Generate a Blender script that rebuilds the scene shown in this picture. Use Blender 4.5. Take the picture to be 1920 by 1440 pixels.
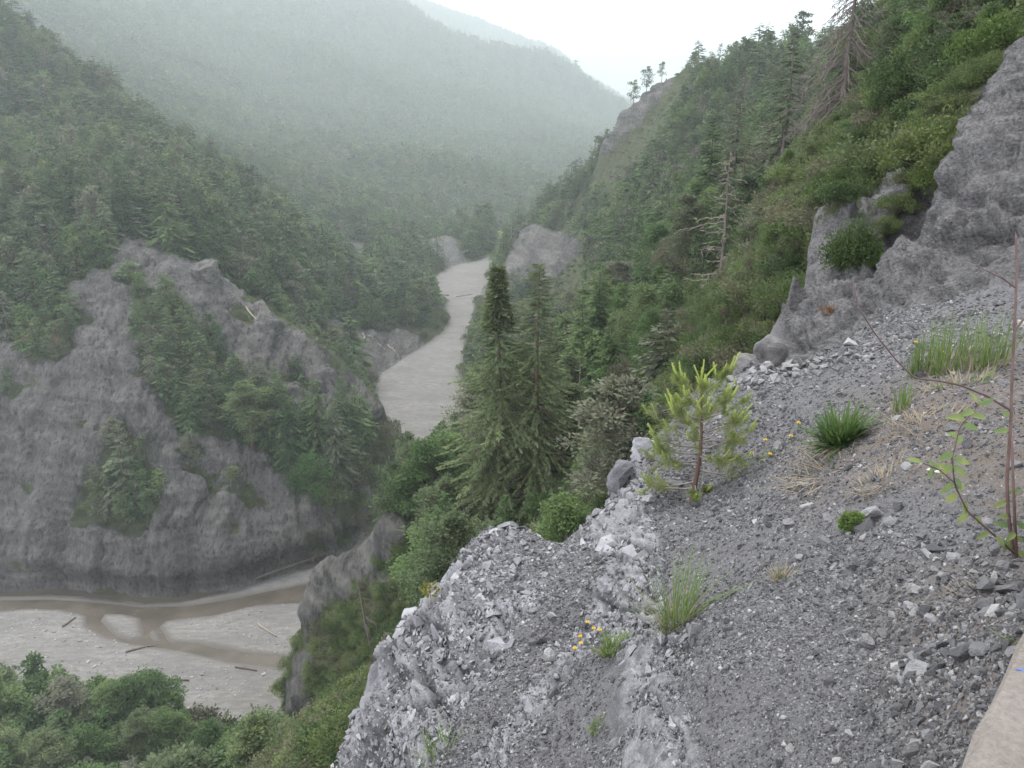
import bpy, bmesh, math, random
import numpy as np
from mathutils import Vector, Matrix, Euler

# ------------------------------------------------------------------ scene, camera, sky, sun, exposure
for o in list(bpy.data.objects):
    bpy.data.objects.remove(o, do_unlink=True)
scene = bpy.context.scene
COL = scene.collection
random.seed(7)
RNG = np.random.default_rng(11)

F = 1507.0                      # focal length in photograph pixels (1920 wide)
PITCH = math.radians(19.0)
CP, SP = math.cos(PITCH), math.sin(PITCH)

cam_data = bpy.data.cameras.new('camera')
cam = bpy.data.objects.new('camera', cam_data)
COL.objects.link(cam)
cam.location = (0, 0, 0)
cam.rotation_euler = (math.radians(90) - PITCH, 0, 0)
cam_data.sensor_width = 36.0
cam_data.lens = 36.0 * F / 1920.0
cam_data.clip_start = 0.1
cam_data.clip_end = 20000
scene.camera = cam

SUN_EL, SUN_AZ = math.radians(58), math.radians(-25)     # azimuth from +Y towards +X
world = bpy.data.worlds.new('World')
scene.world = world
world.use_nodes = True
wn, wl = world.node_tree.nodes, world.node_tree.links
wn.clear()
w_out = wn.new('ShaderNodeOutputWorld')
w_bg = wn.new('ShaderNodeBackground')
w_sky = wn.new('ShaderNodeTexSky')
w_sky.sky_type = 'NISHITA'
w_sky.sun_disc = False
w_sky.sun_elevation = SUN_EL
w_sky.sun_rotation = SUN_AZ
w_sky.dust_density = 4.0
w_sky.air_density = 1.0
w_sky.ozone_density = 1.0
w_mix = wn.new('ShaderNodeMixRGB')                       # an overcast: cloud white over the blue
w_mix.inputs['Fac'].default_value = 0.82
w_mix.inputs['Color2'].default_value = (9.3, 9.4, 9.9, 1)
wl.new(w_sky.outputs['Color'], w_mix.inputs['Color1'])
wl.new(w_mix.outputs['Color'], w_bg.inputs['Color'])
w_bg.inputs['Strength'].default_value = 0.115
wl.new(w_bg.outputs['Background'], w_out.inputs['Surface'])

sun_data = bpy.data.lights.new('sun', 'SUN')
sun_data.energy = 1.4
sun_data.angle = math.radians(25)
sun_data.color = (1.0, 0.97, 0.93)
sun = bpy.data.objects.new('sun', sun_data)
COL.objects.link(sun)
sun_dir = Vector((math.sin(SUN_AZ) * math.cos(SUN_EL), math.cos(SUN_AZ) * math.cos(SUN_EL), math.sin(SUN_EL)))
sun.rotation_euler = sun_dir.to_track_quat('Z', 'Y').to_euler()
sun.location = sun_dir * 50

vs = scene.view_settings
vs.view_transform = 'Standard'
vs.look = 'None'
vs.exposure = 1.32
vs.gamma = 1.0
vs.use_curve_mapping = False
cy = scene.cycles
cy.use_denoising = True
cy.max_bounces = 4
cy.diffuse_bounces = 2
cy.glossy_bounces = 2
cy.transmission_bounces = 3
cy.volume_bounces = 1
cy.transparent_max_bounces = 8
cy.caustics_reflective = False
cy.caustics_refractive = False

# ------------------------------------------------------------------ numeric helpers
def ray(u, v):
    xc, yc = (u - 960.0) / F, (720.0 - v) / F
    return np.array([xc, CP + yc * SP, -SP + yc * CP])
def P(u, v, t):
    return ray(u, v) * t
def proj(x, y, z):
    t = y * CP - z * SP
    up = y * SP + z * CP
    t = np.where(np.abs(t) < 1e-6, 1e-6, t)
    return 960 + F * x / t, 720 - F * up / t, t
def _h(ix, iy, iz, seed):
    n = (ix * 374761393 + iy * 668265263 + iz * 1274126177 + seed * 974634613) & 0xffffffff
    n = ((n ^ (n >> 13)) * 1274126177) & 0xffffffff
    n = ((n ^ (n >> 15)) * 2246822519) & 0xffffffff
    return (n ^ (n >> 16)) & 0xffffffff
def _r(ix, iy, iz, seed):
    return _h(ix, iy, iz, seed).astype(np.float64) / 4294967295.0
def sstep(a, b, x):
    t = np.clip((x - a) / (b - a), 0, 1)
    return t * t * (3 - 2 * t)
def noise3(x, y, z, seed=0):
    """gradient noise, about -1..1"""
    x, y, z = np.broadcast_arrays(np.asarray(x, float), np.asarray(y, float), np.asarray(z, float))
    ix, iy, iz = np.floor(x).astype(np.int64), np.floor(y).astype(np.int64), np.floor(z).astype(np.int64)
    fx, fy, fz = x - ix, y - iy, z - iz
    ux, uy, uz = [q * q * q * (q * (q * 6 - 15) + 10) for q in (fx, fy, fz)]
    out = 0
    for dx in (0, 1):
        wx = ux if dx else 1 - ux
        for dy in (0, 1):
            wy = uy if dy else 1 - uy
            for dz in (0, 1):
                wz = uz if dz else 1 - uz
                h = _h(ix + dx, iy + dy, iz + dz, seed)
                gx = (h & 1023) / 511.5 - 1
                gy = ((h >> 10) & 1023) / 511.5 - 1
                gz = ((h >> 20) & 1023) / 511.5 - 1
                out = out + wx * wy * wz * (gx * (fx - dx) + gy * (fy - dy) + gz * (fz - dz))
    return out * 1.3
def noise2(x, y, seed=0):
    x, y = np.broadcast_arrays(np.asarray(x, float), np.asarray(y, float))
    ix, iy = np.floor(x).astype(np.int64), np.floor(y).astype(np.int64)
    fx, fy = x - ix, y - iy
    ux, uy = [q * q * q * (q * (q * 6 - 15) + 10) for q in (fx, fy)]
    out = 0
    for dx in (0, 1):
        wx = ux if dx else 1 - ux
        for dy in (0, 1):
            wy = uy if dy else 1 - uy
            h = _h(ix + dx, iy + dy, 0 * ix, seed)
            out = out + wx * wy * (((h & 65535) / 32767.5 - 1) * (fx - dx) + ((h >> 16) / 32767.5 - 1) * (fy - dy))
    return out * 1.4
def fbm2(x, y, oct=4, seed=0, gain=0.5):
    s, a = 0, 1.0
    for i in range(oct):
        s = s + a * noise2(x, y, seed + i * 17)
        x, y, a = x * 2.03 + 5.1, y * 2.03 - 3.7, a * gain
    return s
def ridge2(x, y, oct=4, seed=0, gain=0.5):
    s, a = 0, 1.0
    for i in range(oct):
        s = s + a * (1 - 2 * np.abs(noise2(x, y, seed + i * 13)))
        x, y, a = x * 2.07 + 1.1, y * 2.07 - 7.7, a * gain
    return s
def worley2(x, y, seed=0):
    """F1, F2 distances and a random value of the nearest cell"""
    x, y = np.broadcast_arrays(np.asarray(x, float), np.asarray(y, float))
    ix, iy = np.floor(x).astype(np.int64), np.floor(y).astype(np.int64)
    f1 = np.full(x.shape, 9.0); f2 = np.full(x.shape, 9.0); idv = np.zeros(x.shape)
    for dx in (-1, 0, 1):
        for dy in (-1, 0, 1):
            cx, cyy = ix + dx, iy + dy
            h = _h(cx, cyy, 0 * cx, seed)
            px = cx + (h & 65535) / 65535.0
            py = cyy + (h >> 16) / 65535.0
            d = np.hypot(px - x, py - y)
            rv = _r(cx, cyy, 1 + 0 * cx, seed + 3)
            closer = d < f1
            f2 = np.where(closer, f1, np.minimum(f2, d))
            idv = np.where(closer, rv, idv)
            f1 = np.where(closer, d, f1)
    return f1, f2, idv
def in_poly(u, v, poly):
    """even-odd test of arrays of points in a polygon"""
    u, v = np.asarray(u, float), np.asarray(v, float)
    inside = np.zeros(u.shape, bool)
    n = len(poly)
    for i in range(n):
        x1, y1 = poly[i]; x2, y2 = poly[(i + 1) % n]
        if y1 == y2: continue
        c = ((y1 > v) != (y2 > v)) & (u < (x2 - x1) * (v - y1) / (y2 - y1) + x1)
        inside ^= c
    return inside
def poly_dist(u, v, poly):
    """signed distance, negative inside"""
    d = np.full(np.shape(u), 1e9)
    n = len(poly)
    for i in range(n):
        x1, y1 = poly[i]; x2, y2 = poly[(i + 1) % n]
        ex, ey = x2 - x1, y2 - y1
        L = ex * ex + ey * ey + 1e-12
        k = np.clip(((u - x1) * ex + (v - y1) * ey) / L, 0, 1)
        d = np.minimum(d, np.hypot(u - x1 - k * ex, v - y1 - k * ey))
    return np.where(in_poly(u, v, poly), -d, d)

# ------------------------------------------------------------------ mesh helpers
def mesh_from(name, verts, faces, smooth=False):
    """verts (n,3); faces: array (m,3|4) or a list of arrays of mixed sizes"""
    me = bpy.data.meshes.new(name)
    verts = np.asarray(verts, np.float32)
    fl = faces if isinstance(faces, list) else [faces]
    fl = [np.asarray(f, np.int32) for f in fl if len(f)]
    idx = np.concatenate([f.ravel() for f in fl]) if fl else np.zeros(0, np.int32)
    tot = np.concatenate([np.full(len(f), f.shape[1], np.int32) for f in fl]) if fl else np.zeros(0, np.int32)
    me.vertices.add(len(verts)); me.vertices.foreach_set('co', verts.ravel())
    me.loops.add(len(idx)); me.loops.foreach_set('vertex_index', idx)
    me.polygons.add(len(tot))
    st = np.concatenate([[0], np.cumsum(tot)[:-1]]).astype(np.int32) if len(tot) else tot
    me.polygons.foreach_set('loop_start', st)
    me.polygons.foreach_set('loop_total', tot)
    me.polygons.foreach_set('use_smooth', np.full(len(tot), bool(smooth)))
    me.update(calc_edges=True)
    return me
def attr(me, name, data, kind='FLOAT', domain='POINT'):
    a = me.attributes.new(name, kind, domain)
    data = np.asarray(data, np.float32)
    a.data.foreach_set('vector' if kind == 'FLOAT_VECTOR' else ('color' if 'COLOR' in kind else 'value'), data.ravel())
def obj(name, me, mat=None, parent=None, loc=None, label=None, cat=None, group=None, kind=None):
    o = bpy.data.objects.new(name, me)
    COL.objects.link(o)
    if mat is not None and me is not None and len(me.materials) == 0: me.materials.append(mat)
    if parent is not None: o.parent = parent
    if loc is not None: o.location = loc
    if label: o['label'] = label
    if cat: o['category'] = cat
    if group: o['group'] = group
    if kind: o['kind'] = kind
    return o
def grid_faces(nr, nc):
    i = np.arange(nr * nc).reshape(nr, nc)
    return np.stack([i[:-1, :-1].ravel(), i[:-1, 1:].ravel(), i[1:, 1:].ravel(), i[1:, :-1].ravel()], 1)
class MB:
    """collects triangles and quads"""
    def __init__(s): s.v = []; s.t = []; s.q = []; s.n = 0
    def add(s, v, tri=None, quad=None):
        v = np.asarray(v, float).reshape(-1, 3)
        if tri is not None and len(tri): s.t.append(np.asarray(tri, np.int64).reshape(-1, 3) + s.n)
        if quad is not None and len(quad): s.q.append(np.asarray(quad, np.int64).reshape(-1, 4) + s.n)
        s.v.append(v); s.n += len(v)
    def tube(s, pts, radii, sides=6, cap=True):
        pts = np.asarray(pts, float); n = len(pts)
        tg = np.gradient(pts, axis=0)
        tg /= np.linalg.norm(tg, axis=1, keepdims=True) + 1e-9
        ref = np.array([0.0, 0, 1]) if abs(tg[0][2]) < 0.9 else np.array([1.0, 0, 0])
        a = np.cross(tg, ref); a /= np.linalg.norm(a, axis=1, keepdims=True) + 1e-9
        b = np.cross(tg, a)
        ang = np.linspace(0, 2 * np.pi, sides, endpoint=False)
        ring = pts[:, None, :] + np.asarray(radii)[:, None, None] * (np.cos(ang)[None, :, None] * a[:, None, :] + np.sin(ang)[None, :, None] * b[:, None, :])
        i = np.arange(n * sides).reshape(n, sides)
        j = np.roll(i, -1, axis=1)
        q = np.stack([i[:-1].ravel(), j[:-1].ravel(), j[1:].ravel(), i[1:].ravel()], 1)
        tri = []
        if cap:
            tri = [(i[-1][0], i[-1][k], i[-1][k + 1]) for k in range(1, sides - 1)]
        s.add(ring.reshape(-1, 3), tri, q)
    def mesh(s, name, smooth=False):
        v = np.concatenate(s.v) if s.v else np.zeros((0, 3))
        fl = []
        if s.t: fl.append(np.concatenate(s.t))
        if s.q: fl.append(np.concatenate(s.q))
        return mesh_from(name, v, fl, smooth)

# ------------------------------------------------------------------ material helpers
def new_mat(name):
    m = bpy.data.materials.new(name); m.use_nodes = True
    nt = m.node_tree; nt.nodes.clear()
    return m, nt.nodes, nt.links
class NT:
    def __init__(s, name):
        s.m, s.n, s.l = new_mat(name)
        s.out = s.n.new('ShaderNodeOutputMaterial')
    def node(s, t, **kw):
        n = s.n.new(t)
        for k, v in kw.items():
            if k.startswith('i_'):
                k2 = k[2:]
                k2 = int(k2) if k2.isdigit() else k2
                if hasattr(v, 'is_linked') or isinstance(v, bpy.types.NodeSocket): s.l.new(v, n.inputs[k2])
                else: n.inputs[k2].default_value = v
            else: setattr(n, k, v)
        return n
    def link(s, a, b): s.l.new(a, b)
    def noise(s, vec, scale, detail=4, rough=0.55):
        n = s.node('ShaderNodeTexNoise'); n.inputs['Scale'].default_value = scale
        n.inputs['Detail'].default_value = detail; n.inputs['Roughness'].default_value = rough
        if vec is not None: s.link(vec, n.inputs['Vector'])
        return n.outputs['Fac']
    def vor(s, vec, scale, feature='F1', out='Distance', rnd=1.0):
        n = s.node('ShaderNodeTexVoronoi', feature=feature); n.inputs['Scale'].default_value = scale
        n.inputs['Randomness'].default_value = rnd
        if vec is not None: s.link(vec, n.inputs['Vector'])
        return n.outputs[out]
    def ramp(s, fac, stops):
        n = s.node('ShaderNodeValToRGB')
        e = n.color_ramp.elements
        while len(e) < len(stops): e.new(0.5)
        for k, (p, c) in enumerate(stops):
            e[k].position = p
            e[k].color = (*c, 1) if hasattr(c, '__len__') else (c, c, c, 1)
        s.link(fac, n.inputs['Fac'])
        return n.outputs['Color']
    def mix(s, fac, a, b, mode='MIX'):
        n = s.node('ShaderNodeMixRGB', blend_type=mode)
        for k, x in (('Fac', fac), ('Color1', a), ('Color2', b)):
            if isinstance(x, bpy.types.NodeSocket): s.link(x, n.inputs[k])
            elif hasattr(x, '__len__'): n.inputs[k].default_value = (*x[:3], 1)
            else: n.inputs[k].default_value = x if k == 'Fac' else (x, x, x, 1)
        return n.outputs['Color']
    def math(s, op, a, b=None, clamp=False):
        n = s.node('ShaderNodeMath', operation=op, use_clamp=clamp)
        for k, x in ((0, a), (1, b)):
            if x is None: continue
            if isinstance(x, bpy.types.NodeSocket): s.link(x, n.inputs[k])
            else: n.inputs[k].default_value = x
        return n.outputs[0]
    def attr(s, name, out='Fac'):
        n = s.node('ShaderNodeAttribute', attribute_name=name)
        return n.outputs[out]
    def pos(s): return s.node('ShaderNodeNewGeometry').outputs['Position']
    def objco(s): return s.node('ShaderNodeTexCoord').outputs['Object']
    def mapping(s, vec, scale=(1, 1, 1), rot=(0, 0, 0)):
        n = s.node('ShaderNodeMapping'); n.inputs['Scale'].default_value = scale; n.inputs['Rotation'].default_value = rot
        s.link(vec, n.inputs['Vector']); return n.outputs['Vector']
    def rand(s): return s.node('ShaderNodeObjectInfo').outputs['Random']
    def bump(s, h, strength=0.5, dist=0.1, normal=None):
        n = s.node('ShaderNodeBump'); n.inputs['Strength'].default_value = strength; n.inputs['Distance'].default_value = dist
        s.link(h, n.inputs['Height'])
        if normal is not None: s.link(normal, n.inputs['Normal'])
        return n.outputs['Normal']
    def bsdf(s, color, rough=0.9, spec=0.2, normal=None, transl=0.0):
        b = s.node('ShaderNodeBsdfPrincipled')
        if isinstance(color, bpy.types.NodeSocket): s.link(color, b.inputs['Base Color'])
        else: b.inputs['Base Color'].default_value = (*color, 1)
        if isinstance(rough, bpy.types.NodeSocket): s.link(rough, b.inputs['Roughness'])
        else: b.inputs['Roughness'].default_value = rough
        b.inputs['Specular IOR Level'].default_value = spec
        if normal is not None: s.link(normal, b.inputs['Normal'])
        res = b.outputs['BSDF']
        if transl > 0:
            t = s.node('ShaderNodeBsdfTranslucent')
            if isinstance(color, bpy.types.NodeSocket): s.link(color, t.inputs['Color'])
            else: t.inputs['Color'].default_value = (*color, 1)
            mx = s.node('ShaderNodeMixShader'); mx.inputs['Fac'].default_value = transl
            s.link(res, mx.inputs[1]); s.link(t.outputs[0], mx.inputs[2])
            res = mx.outputs[0]
        s.link(res, s.out.inputs['Surface'])
        return s.m

# ------------------------------------------------------------------ materials of the ground
def mat_valley():
    k = NT('valley_ground')
    p = k.pos()
    bare, bed, red = k.attr('bare'), k.attr('bed'), k.attr('red')
    n1 = k.noise(p, 0.045, 6); n2 = k.noise(p, 0.6, 6, 0.65)
    strat = k.noise(k.mapping(p, (0.05, 0.05, 0.55), (0.12, 0.2, 0)), 1.0, 6, 0.6)
    wv = k.node('ShaderNodeTexNoise'); wv.inputs['Scale'].default_value = 0.06; wv.inputs['Detail'].default_value = 3; k.link(p, wv.inputs['Vector'])
    wa = k.node('ShaderNodeVectorMath', operation='MULTIPLY_ADD'); k.link(wv.outputs['Color'], wa.inputs[0]); wa.inputs[1].default_value = (16, 16, 16); k.link(p, wa.inputs[2])
    streak = k.noise(k.mapping(wa.outputs[0], (0.17, 0.022, 0.022), (0, 0, 0.12)), 1.0, 7, 0.7)
    sh = k.ramp(n1, [(0.25, (0.076, 0.073, 0.07)), (0.5, (0.124, 0.119, 0.112)), (0.75, (0.182, 0.172, 0.157))])
    sh = k.mix(k.math('MULTIPLY', k.math('SUBTRACT', strat, 0.45, True), 2.6, True), sh, (0.245, 0.232, 0.212))
    sh = k.mix(k.ramp(streak, [(0.46, 0.0), (0.64, 0.75)]), sh, (0.06, 0.058, 0.056))
    sh = k.mix(k.ramp(streak, [(0.3, 0.5), (0.42, 0.0)]), sh, (0.19, 0.181, 0.165))
    sh = k.mix(k.ramp(n2, [(0.5, 0.0), (0.8, 0.5)]), sh, (0.215, 0.204, 0.187))
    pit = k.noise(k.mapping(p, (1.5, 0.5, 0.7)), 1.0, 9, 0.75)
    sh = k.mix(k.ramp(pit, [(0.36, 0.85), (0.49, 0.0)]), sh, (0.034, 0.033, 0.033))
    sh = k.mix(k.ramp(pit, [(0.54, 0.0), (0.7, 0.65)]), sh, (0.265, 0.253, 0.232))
    g1 = k.noise(p, 0.25, 5, 0.7)
    soil = k.ramp(g1, [(0.3, (0.045, 0.055, 0.03)), (0.55, (0.085, 0.10, 0.05)), (0.75, (0.13, 0.12, 0.075))])
    soil = k.mix(k.ramp(n2, [(0.55, 0), (0.7, 0.5)]), soil, (0.16, 0.15, 0.13))
    soil = k.mix(red, soil, (0.22, 0.145, 0.095))
    edge = k.math('ADD', bare, k.math('MULTIPLY', k.math('SUBTRACT', k.noise(p, 0.35, 6, 0.7), 0.5), 1.5))
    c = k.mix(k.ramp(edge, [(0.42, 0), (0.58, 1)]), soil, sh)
    gb = k.noise(p, 0.12, 7, 0.65)
    gv = k.mix(k.ramp(k.noise(k.mapping(p, (0.05, 0.14, 1)), 1.0, 5, 0.6), [(0.35, 0), (0.7, 1)]), (0.16, 0.153, 0.142), (0.238, 0.227, 0.208))
    gv = k.mix(k.ramp(k.vor(p, 0.9), [(0.0, 0.6), (0.22, 0.0)]), gv, (0.42, 0.40, 0.37))
    gv = k.mix(k.ramp(k.vor(p, 1.7), [(0.0, 0.5), (0.3, 0.0)]), gv, (0.17, 0.162, 0.15))
    gv = k.mix(k.ramp(k.noise(k.mapping(p, (0.35, 1.1, 1), (0, 0, -0.15)), 1.0, 8, 0.72), [(0.42, 0.7), (0.58, 0.0)]), gv, (0.125, 0.12, 0.112))
    gv = k.mix(k.attr('wet'), gv, (0.115, 0.105, 0.092))
    be = k.math('ADD', bed, k.math('MULTIPLY', k.math('SUBTRACT', gb, 0.5), 0.9))
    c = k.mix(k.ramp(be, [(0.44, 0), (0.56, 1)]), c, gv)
    c = k.mix(k.attr('meadow'), c, (0.20, 0.25, 0.10))
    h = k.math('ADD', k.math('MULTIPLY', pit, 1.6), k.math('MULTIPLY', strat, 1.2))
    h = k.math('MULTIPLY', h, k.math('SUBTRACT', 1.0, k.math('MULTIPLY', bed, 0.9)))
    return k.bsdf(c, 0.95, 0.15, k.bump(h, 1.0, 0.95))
def mat_near():
    k = NT('scree_ground')
    p = k.pos()
    rock, wall, soil = k.attr('rock'), k.attr('wall'), k.attr('soil')
    a = k.noise(p, 1.3, 6); b = k.noise(p, 9, 8, 0.7); c3 = k.noise(p, 45, 6, 0.7)
    gr = k.ramp(k.mix(0.5, b, c3), [(0.32, (0.068, 0.067, 0.07)), (0.5, (0.122, 0.12, 0.124)), (0.68, (0.195, 0.192, 0.195))])
    gr = k.mix(k.ramp(a, [(0.4, 0), (0.65, 0.6)]), gr, (0.13, 0.125, 0.128))
    fl = k.vor(p, 55, out='Distance')
    gr = k.mix(k.ramp(fl, [(0.08, 0.75), (0.22, 0.0)]), gr, (0.36, 0.355, 0.36))
    gr = k.mix(k.math('MULTIPLY', soil, k.ramp(b, [(0.35, 0.9), (0.65, 0.25)])), gr, (0.145, 0.115, 0.09))
    rk = k.ramp(k.mix(0.45, b, c3), [(0.28, (0.155, 0.154, 0.161)), (0.5, (0.25, 0.248, 0.258)), (0.72, (0.35, 0.347, 0.358))])
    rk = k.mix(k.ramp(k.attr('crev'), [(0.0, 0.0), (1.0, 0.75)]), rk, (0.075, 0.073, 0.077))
    cc = k.mix(k.ramp(k.math('ADD', rock, k.math('MULTIPLY', k.math('SUBTRACT', b, 0.5), 0.8)), [(0.4, 0), (0.62, 1)]), gr, rk)
    w1 = k.noise(p, 0.9, 7, 0.6)
    wk = k.ramp(k.mix(0.55, w1, b), [(0.34, (0.115, 0.112, 0.114)), (0.5, (0.195, 0.19, 0.191)), (0.66, (0.275, 0.268, 0.264))])
    wk = k.mix(k.ramp(k.noise(k.mapping(p, (0.6, 0.6, 3.2), (0.3, 0.5, 0)), 1.0, 6, 0.65), [(0.5, 0), (0.75, 0.7)]), wk, (0.085, 0.082, 0.083))
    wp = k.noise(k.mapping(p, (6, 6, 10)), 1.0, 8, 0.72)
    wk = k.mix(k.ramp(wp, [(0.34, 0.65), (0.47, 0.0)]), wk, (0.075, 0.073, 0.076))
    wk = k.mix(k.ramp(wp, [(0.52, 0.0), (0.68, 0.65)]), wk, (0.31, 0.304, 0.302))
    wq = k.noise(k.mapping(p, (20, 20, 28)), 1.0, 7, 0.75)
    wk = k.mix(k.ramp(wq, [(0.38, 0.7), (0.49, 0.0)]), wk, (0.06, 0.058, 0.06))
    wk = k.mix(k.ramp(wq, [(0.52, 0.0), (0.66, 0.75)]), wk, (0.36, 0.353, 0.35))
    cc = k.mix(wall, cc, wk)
    gn = k.noise(p, 0.8, 6, 0.7)
    veg = k.ramp(gn, [(0.35, (0.05, 0.06, 0.03)), (0.6, (0.10, 0.11, 0.055)), (0.75, (0.15, 0.13, 0.09))])
    cc = k.mix(k.ramp(k.math('ADD', k.attr('veg'), k.math('MULTIPLY', k.math('SUBTRACT', k.noise(p, 2.5, 6, 0.7), 0.5), 1.1)), [(0.45, 0), (0.6, 1)]), cc, veg)
    h = k.math('ADD', k.math('MULTIPLY', b, 1.0), k.math('MULTIPLY', k.noise(p, 70, 4, 0.6), 0.35))
    n = k.bump(h, 0.8, 0.06)
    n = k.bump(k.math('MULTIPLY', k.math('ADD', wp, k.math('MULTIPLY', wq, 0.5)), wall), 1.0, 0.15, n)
    n = k.bump(fl, 0.35, 0.012, n)
    return k.bsdf(cc, 0.92, 0.2, n)

# ------------------------------------------------------------------ the lie of the land: one height function through surveyed points
BED = -100.0
PTS = []
def add(*rows):
    for r in rows: PTS.append(P(*r))
def beyond(rows, steps):
    for r in rows:
        q = P(*r)
        for s, d in steps: PTS.append(np.array([q[0] * s, q[1] * s, q[2] * s - d]))
# foreground scree and rock rib
add((1800,1440,2.15),(1920,1180,2.35),(1700,1300,2.6),(1800,1200,2.75),(1600,1440,2.45),(1450,1440,2.65),(1300,1440,2.95),(1215,1440,3.25),
    (1160,1440,4.05),(1100,1440,4.25),(1000,1440,4.5),(800,1440,5.0),(700,1440,5.35),
    (1500,1300,2.95),(1300,1300,3.4),(1205,1300,3.75),(1160,1300,4.5),(1000,1300,5.05),(850,1300,5.4),(740,1300,5.9),
    (1850,1150,2.75),(1700,1200,3.0),(1500,1200,3.4),(1300,1180,4.1),(1210,1180,4.6),(1150,1180,5.2),(1080,1200,5.5),(1000,1200,5.75),(850,1200,6.1),(780,1200,6.4),
    (1850,1080,3.15),(1700,1080,3.5),(1500,1080,4.2),(1350,1060,5.0),(1200,1060,5.7),(1110,1060,6.5),(1000,1060,6.8),(900,1060,7.1),
    (1900,950,3.6),(1700,950,4.3),(1500,950,5.3),(1290,935,6.9),(1190,930,7.1),(1140,950,7.35),
    (1900,830,4.2),(1750,830,4.8),(1575,830,5.7),(1400,830,7.3),(1260,830,8.2),
    (1900,720,5.2),(1700,720,6.5),(1500,720,8.8),(1370,735,9.8),
    (1900,620,7.0),(1750,630,8.5),(1600,650,11.0),(1500,690,12.0),
    (1920,545,9.3),(1780,570,10.8),(1670,590,12.0))
# the ground on this side, beneath the parapet and the camera
for q in ((1.2,1.3,-1.65),(0.6,1.2,-1.75),(0,1.2,-2.3),(-1,1.5,-3.4),(-2.5,2,-5.5),(2.2,1.6,-1.5),(3,3,-1.5),(4.5,4.5,-1.4),(6.5,6.5,-1.3),(0.2,1.9,-2.45),(-0.6,2.6,-3.5),(-1.6,3.6,-5.0)):
    PTS.append(np.array(q, float))
CREST = [(620,1440,5.7),(655,1350,6.0),(690,1240,6.6),(742,1183,6.9),(815,1124,7.2),(850,1052,7.5),(905,1005,7.7),(985,988,7.7),(1080,1015,7.2),
         (1112,960,7.6),(1150,876,8.0),(1215,826,8.6),(1270,768,9.4),(1340,724,10.3),(1440,693,12.6)]
add(*CREST)
beyond(CREST, ((1.12, 1.3), (1.5, 4.0), (2.6, 8.0)))
WALLS = [(1664,560,12.5),(1661,480,12.8),(1682,430,13.0),(1750,322,13.3),(1830,205,13.6),(1880,105,13.8),(1925,10,14.0)]
add(*WALLS); beyond(WALLS, ((1.10, 0.9), (1.25, 1.6)))
add((1800,470,12.0),(1900,420,11.2),(1900,260,12.2),(1760,500,12.0),(1830,340,12.5),(1720,470,12.4),
    (2100,560,8.2),(2150,300,11.2),(2200,0,13.0),(2400,200,10.5),(2300,700,5.4),(2300,-200,15),(2600,0,14))
EDGE2 = [(1466,640,15.3),(1464,560,15.8),(1482,500,16.3),(1528,392,17.8)]
add(*EDGE2); beyond(EDGE2, ((1.08, 2.0), (1.25, 3.2)))
add((1485,685,13.6),(1560,655,12.9),(1500,600,15.0),(1560,600,14.3),(1600,560,14.6),(1610,480,15.6),(1600,430,16.4),(1650,480,15.4),(1640,360,18.2),(1600,350,18.6),
    (1700,300,20.5),(1745,235,22.5),(1680,250,22.5))
# wooded slope to the right
add((1600,310,31),(1540,335,38),(1480,335,52),(1700,180,40),(1800,120,33),(1885,30,30),(1730,60,56),(2000,-40,42),(2250,50,40),(1900,-250,60),(1780,-100,62),
    (1440,500,42),(1440,420,60),(1340,560,75),(1250,640,90),(1400,620,48),(1300,690,60),(1200,740,70),(1150,800,75),(1050,900,78),(960,985,80),(1060,985,68),
    (850,960,100),(760,900,140),(740,1000,92),(1050,700,170),(960,800,150),
    (1085,470,430),(1000,440,470),(1080,548,405),(1150,560,200),(1200,500,230),(1300,420,180),(1250,300,300),(1100,400,400),(1300,200,290),(1400,200,270),(1500,190,260),(1400,300,200),
    (1000,420,520),(1060,330,520))
NCREST = [(1430,365,105),(1464,326,100),(1530,290,80),(1592,252,66),(1662,150,62),(1692,60,62),(1712,-60,64),(1730,-200,66)]
add(*NCREST); beyond(NCREST, ((1.13, 5), (1.5, 16)))
RIDGE = [(1128,290,430),(1172,222,415),(1250,155,395),(1290,125,370),(1400,110,330),(1540,90,290),(1650,60,250),(1800,-20,240),(2050,-100,240)]
add(*RIDGE); beyond(RIDGE, ((1.12, 30), (1.45, 95)))
# rock spur below the camera, at the lower middle
SPUR = [(640,1075,101),(600,1130,104),(566,1200,104),(546,1290,104),(540,1400,100)]
add(*SPUR); beyond(SPUR, ((1.05, 16),))
add((700,1100,91),(650,1150,96),(620,1300,92),(690,1200,86),(600,1440,91),(760,1060,88))
for q in ((-12,40,-36),(-4,30,-24),(0,45,-30),(-22,60,-62),(6,25,-13),(-30,45,-66),(-15,15,-30),(10,38,-15),(-25,78,-68)):
    PTS.append(np.array(q, float))
# wooded bank at the lower left, on this side of the river
add((200,1440,116),(0,1340,122),(300,1400,121),(460,1400,122),(-200,1400,125),(400,1440,117))
for q in ((-40,62,-82),(-90,55,-78),(-150,70,-80),(-60,20,-50)): PTS.append(np.array(q, float))
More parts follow.
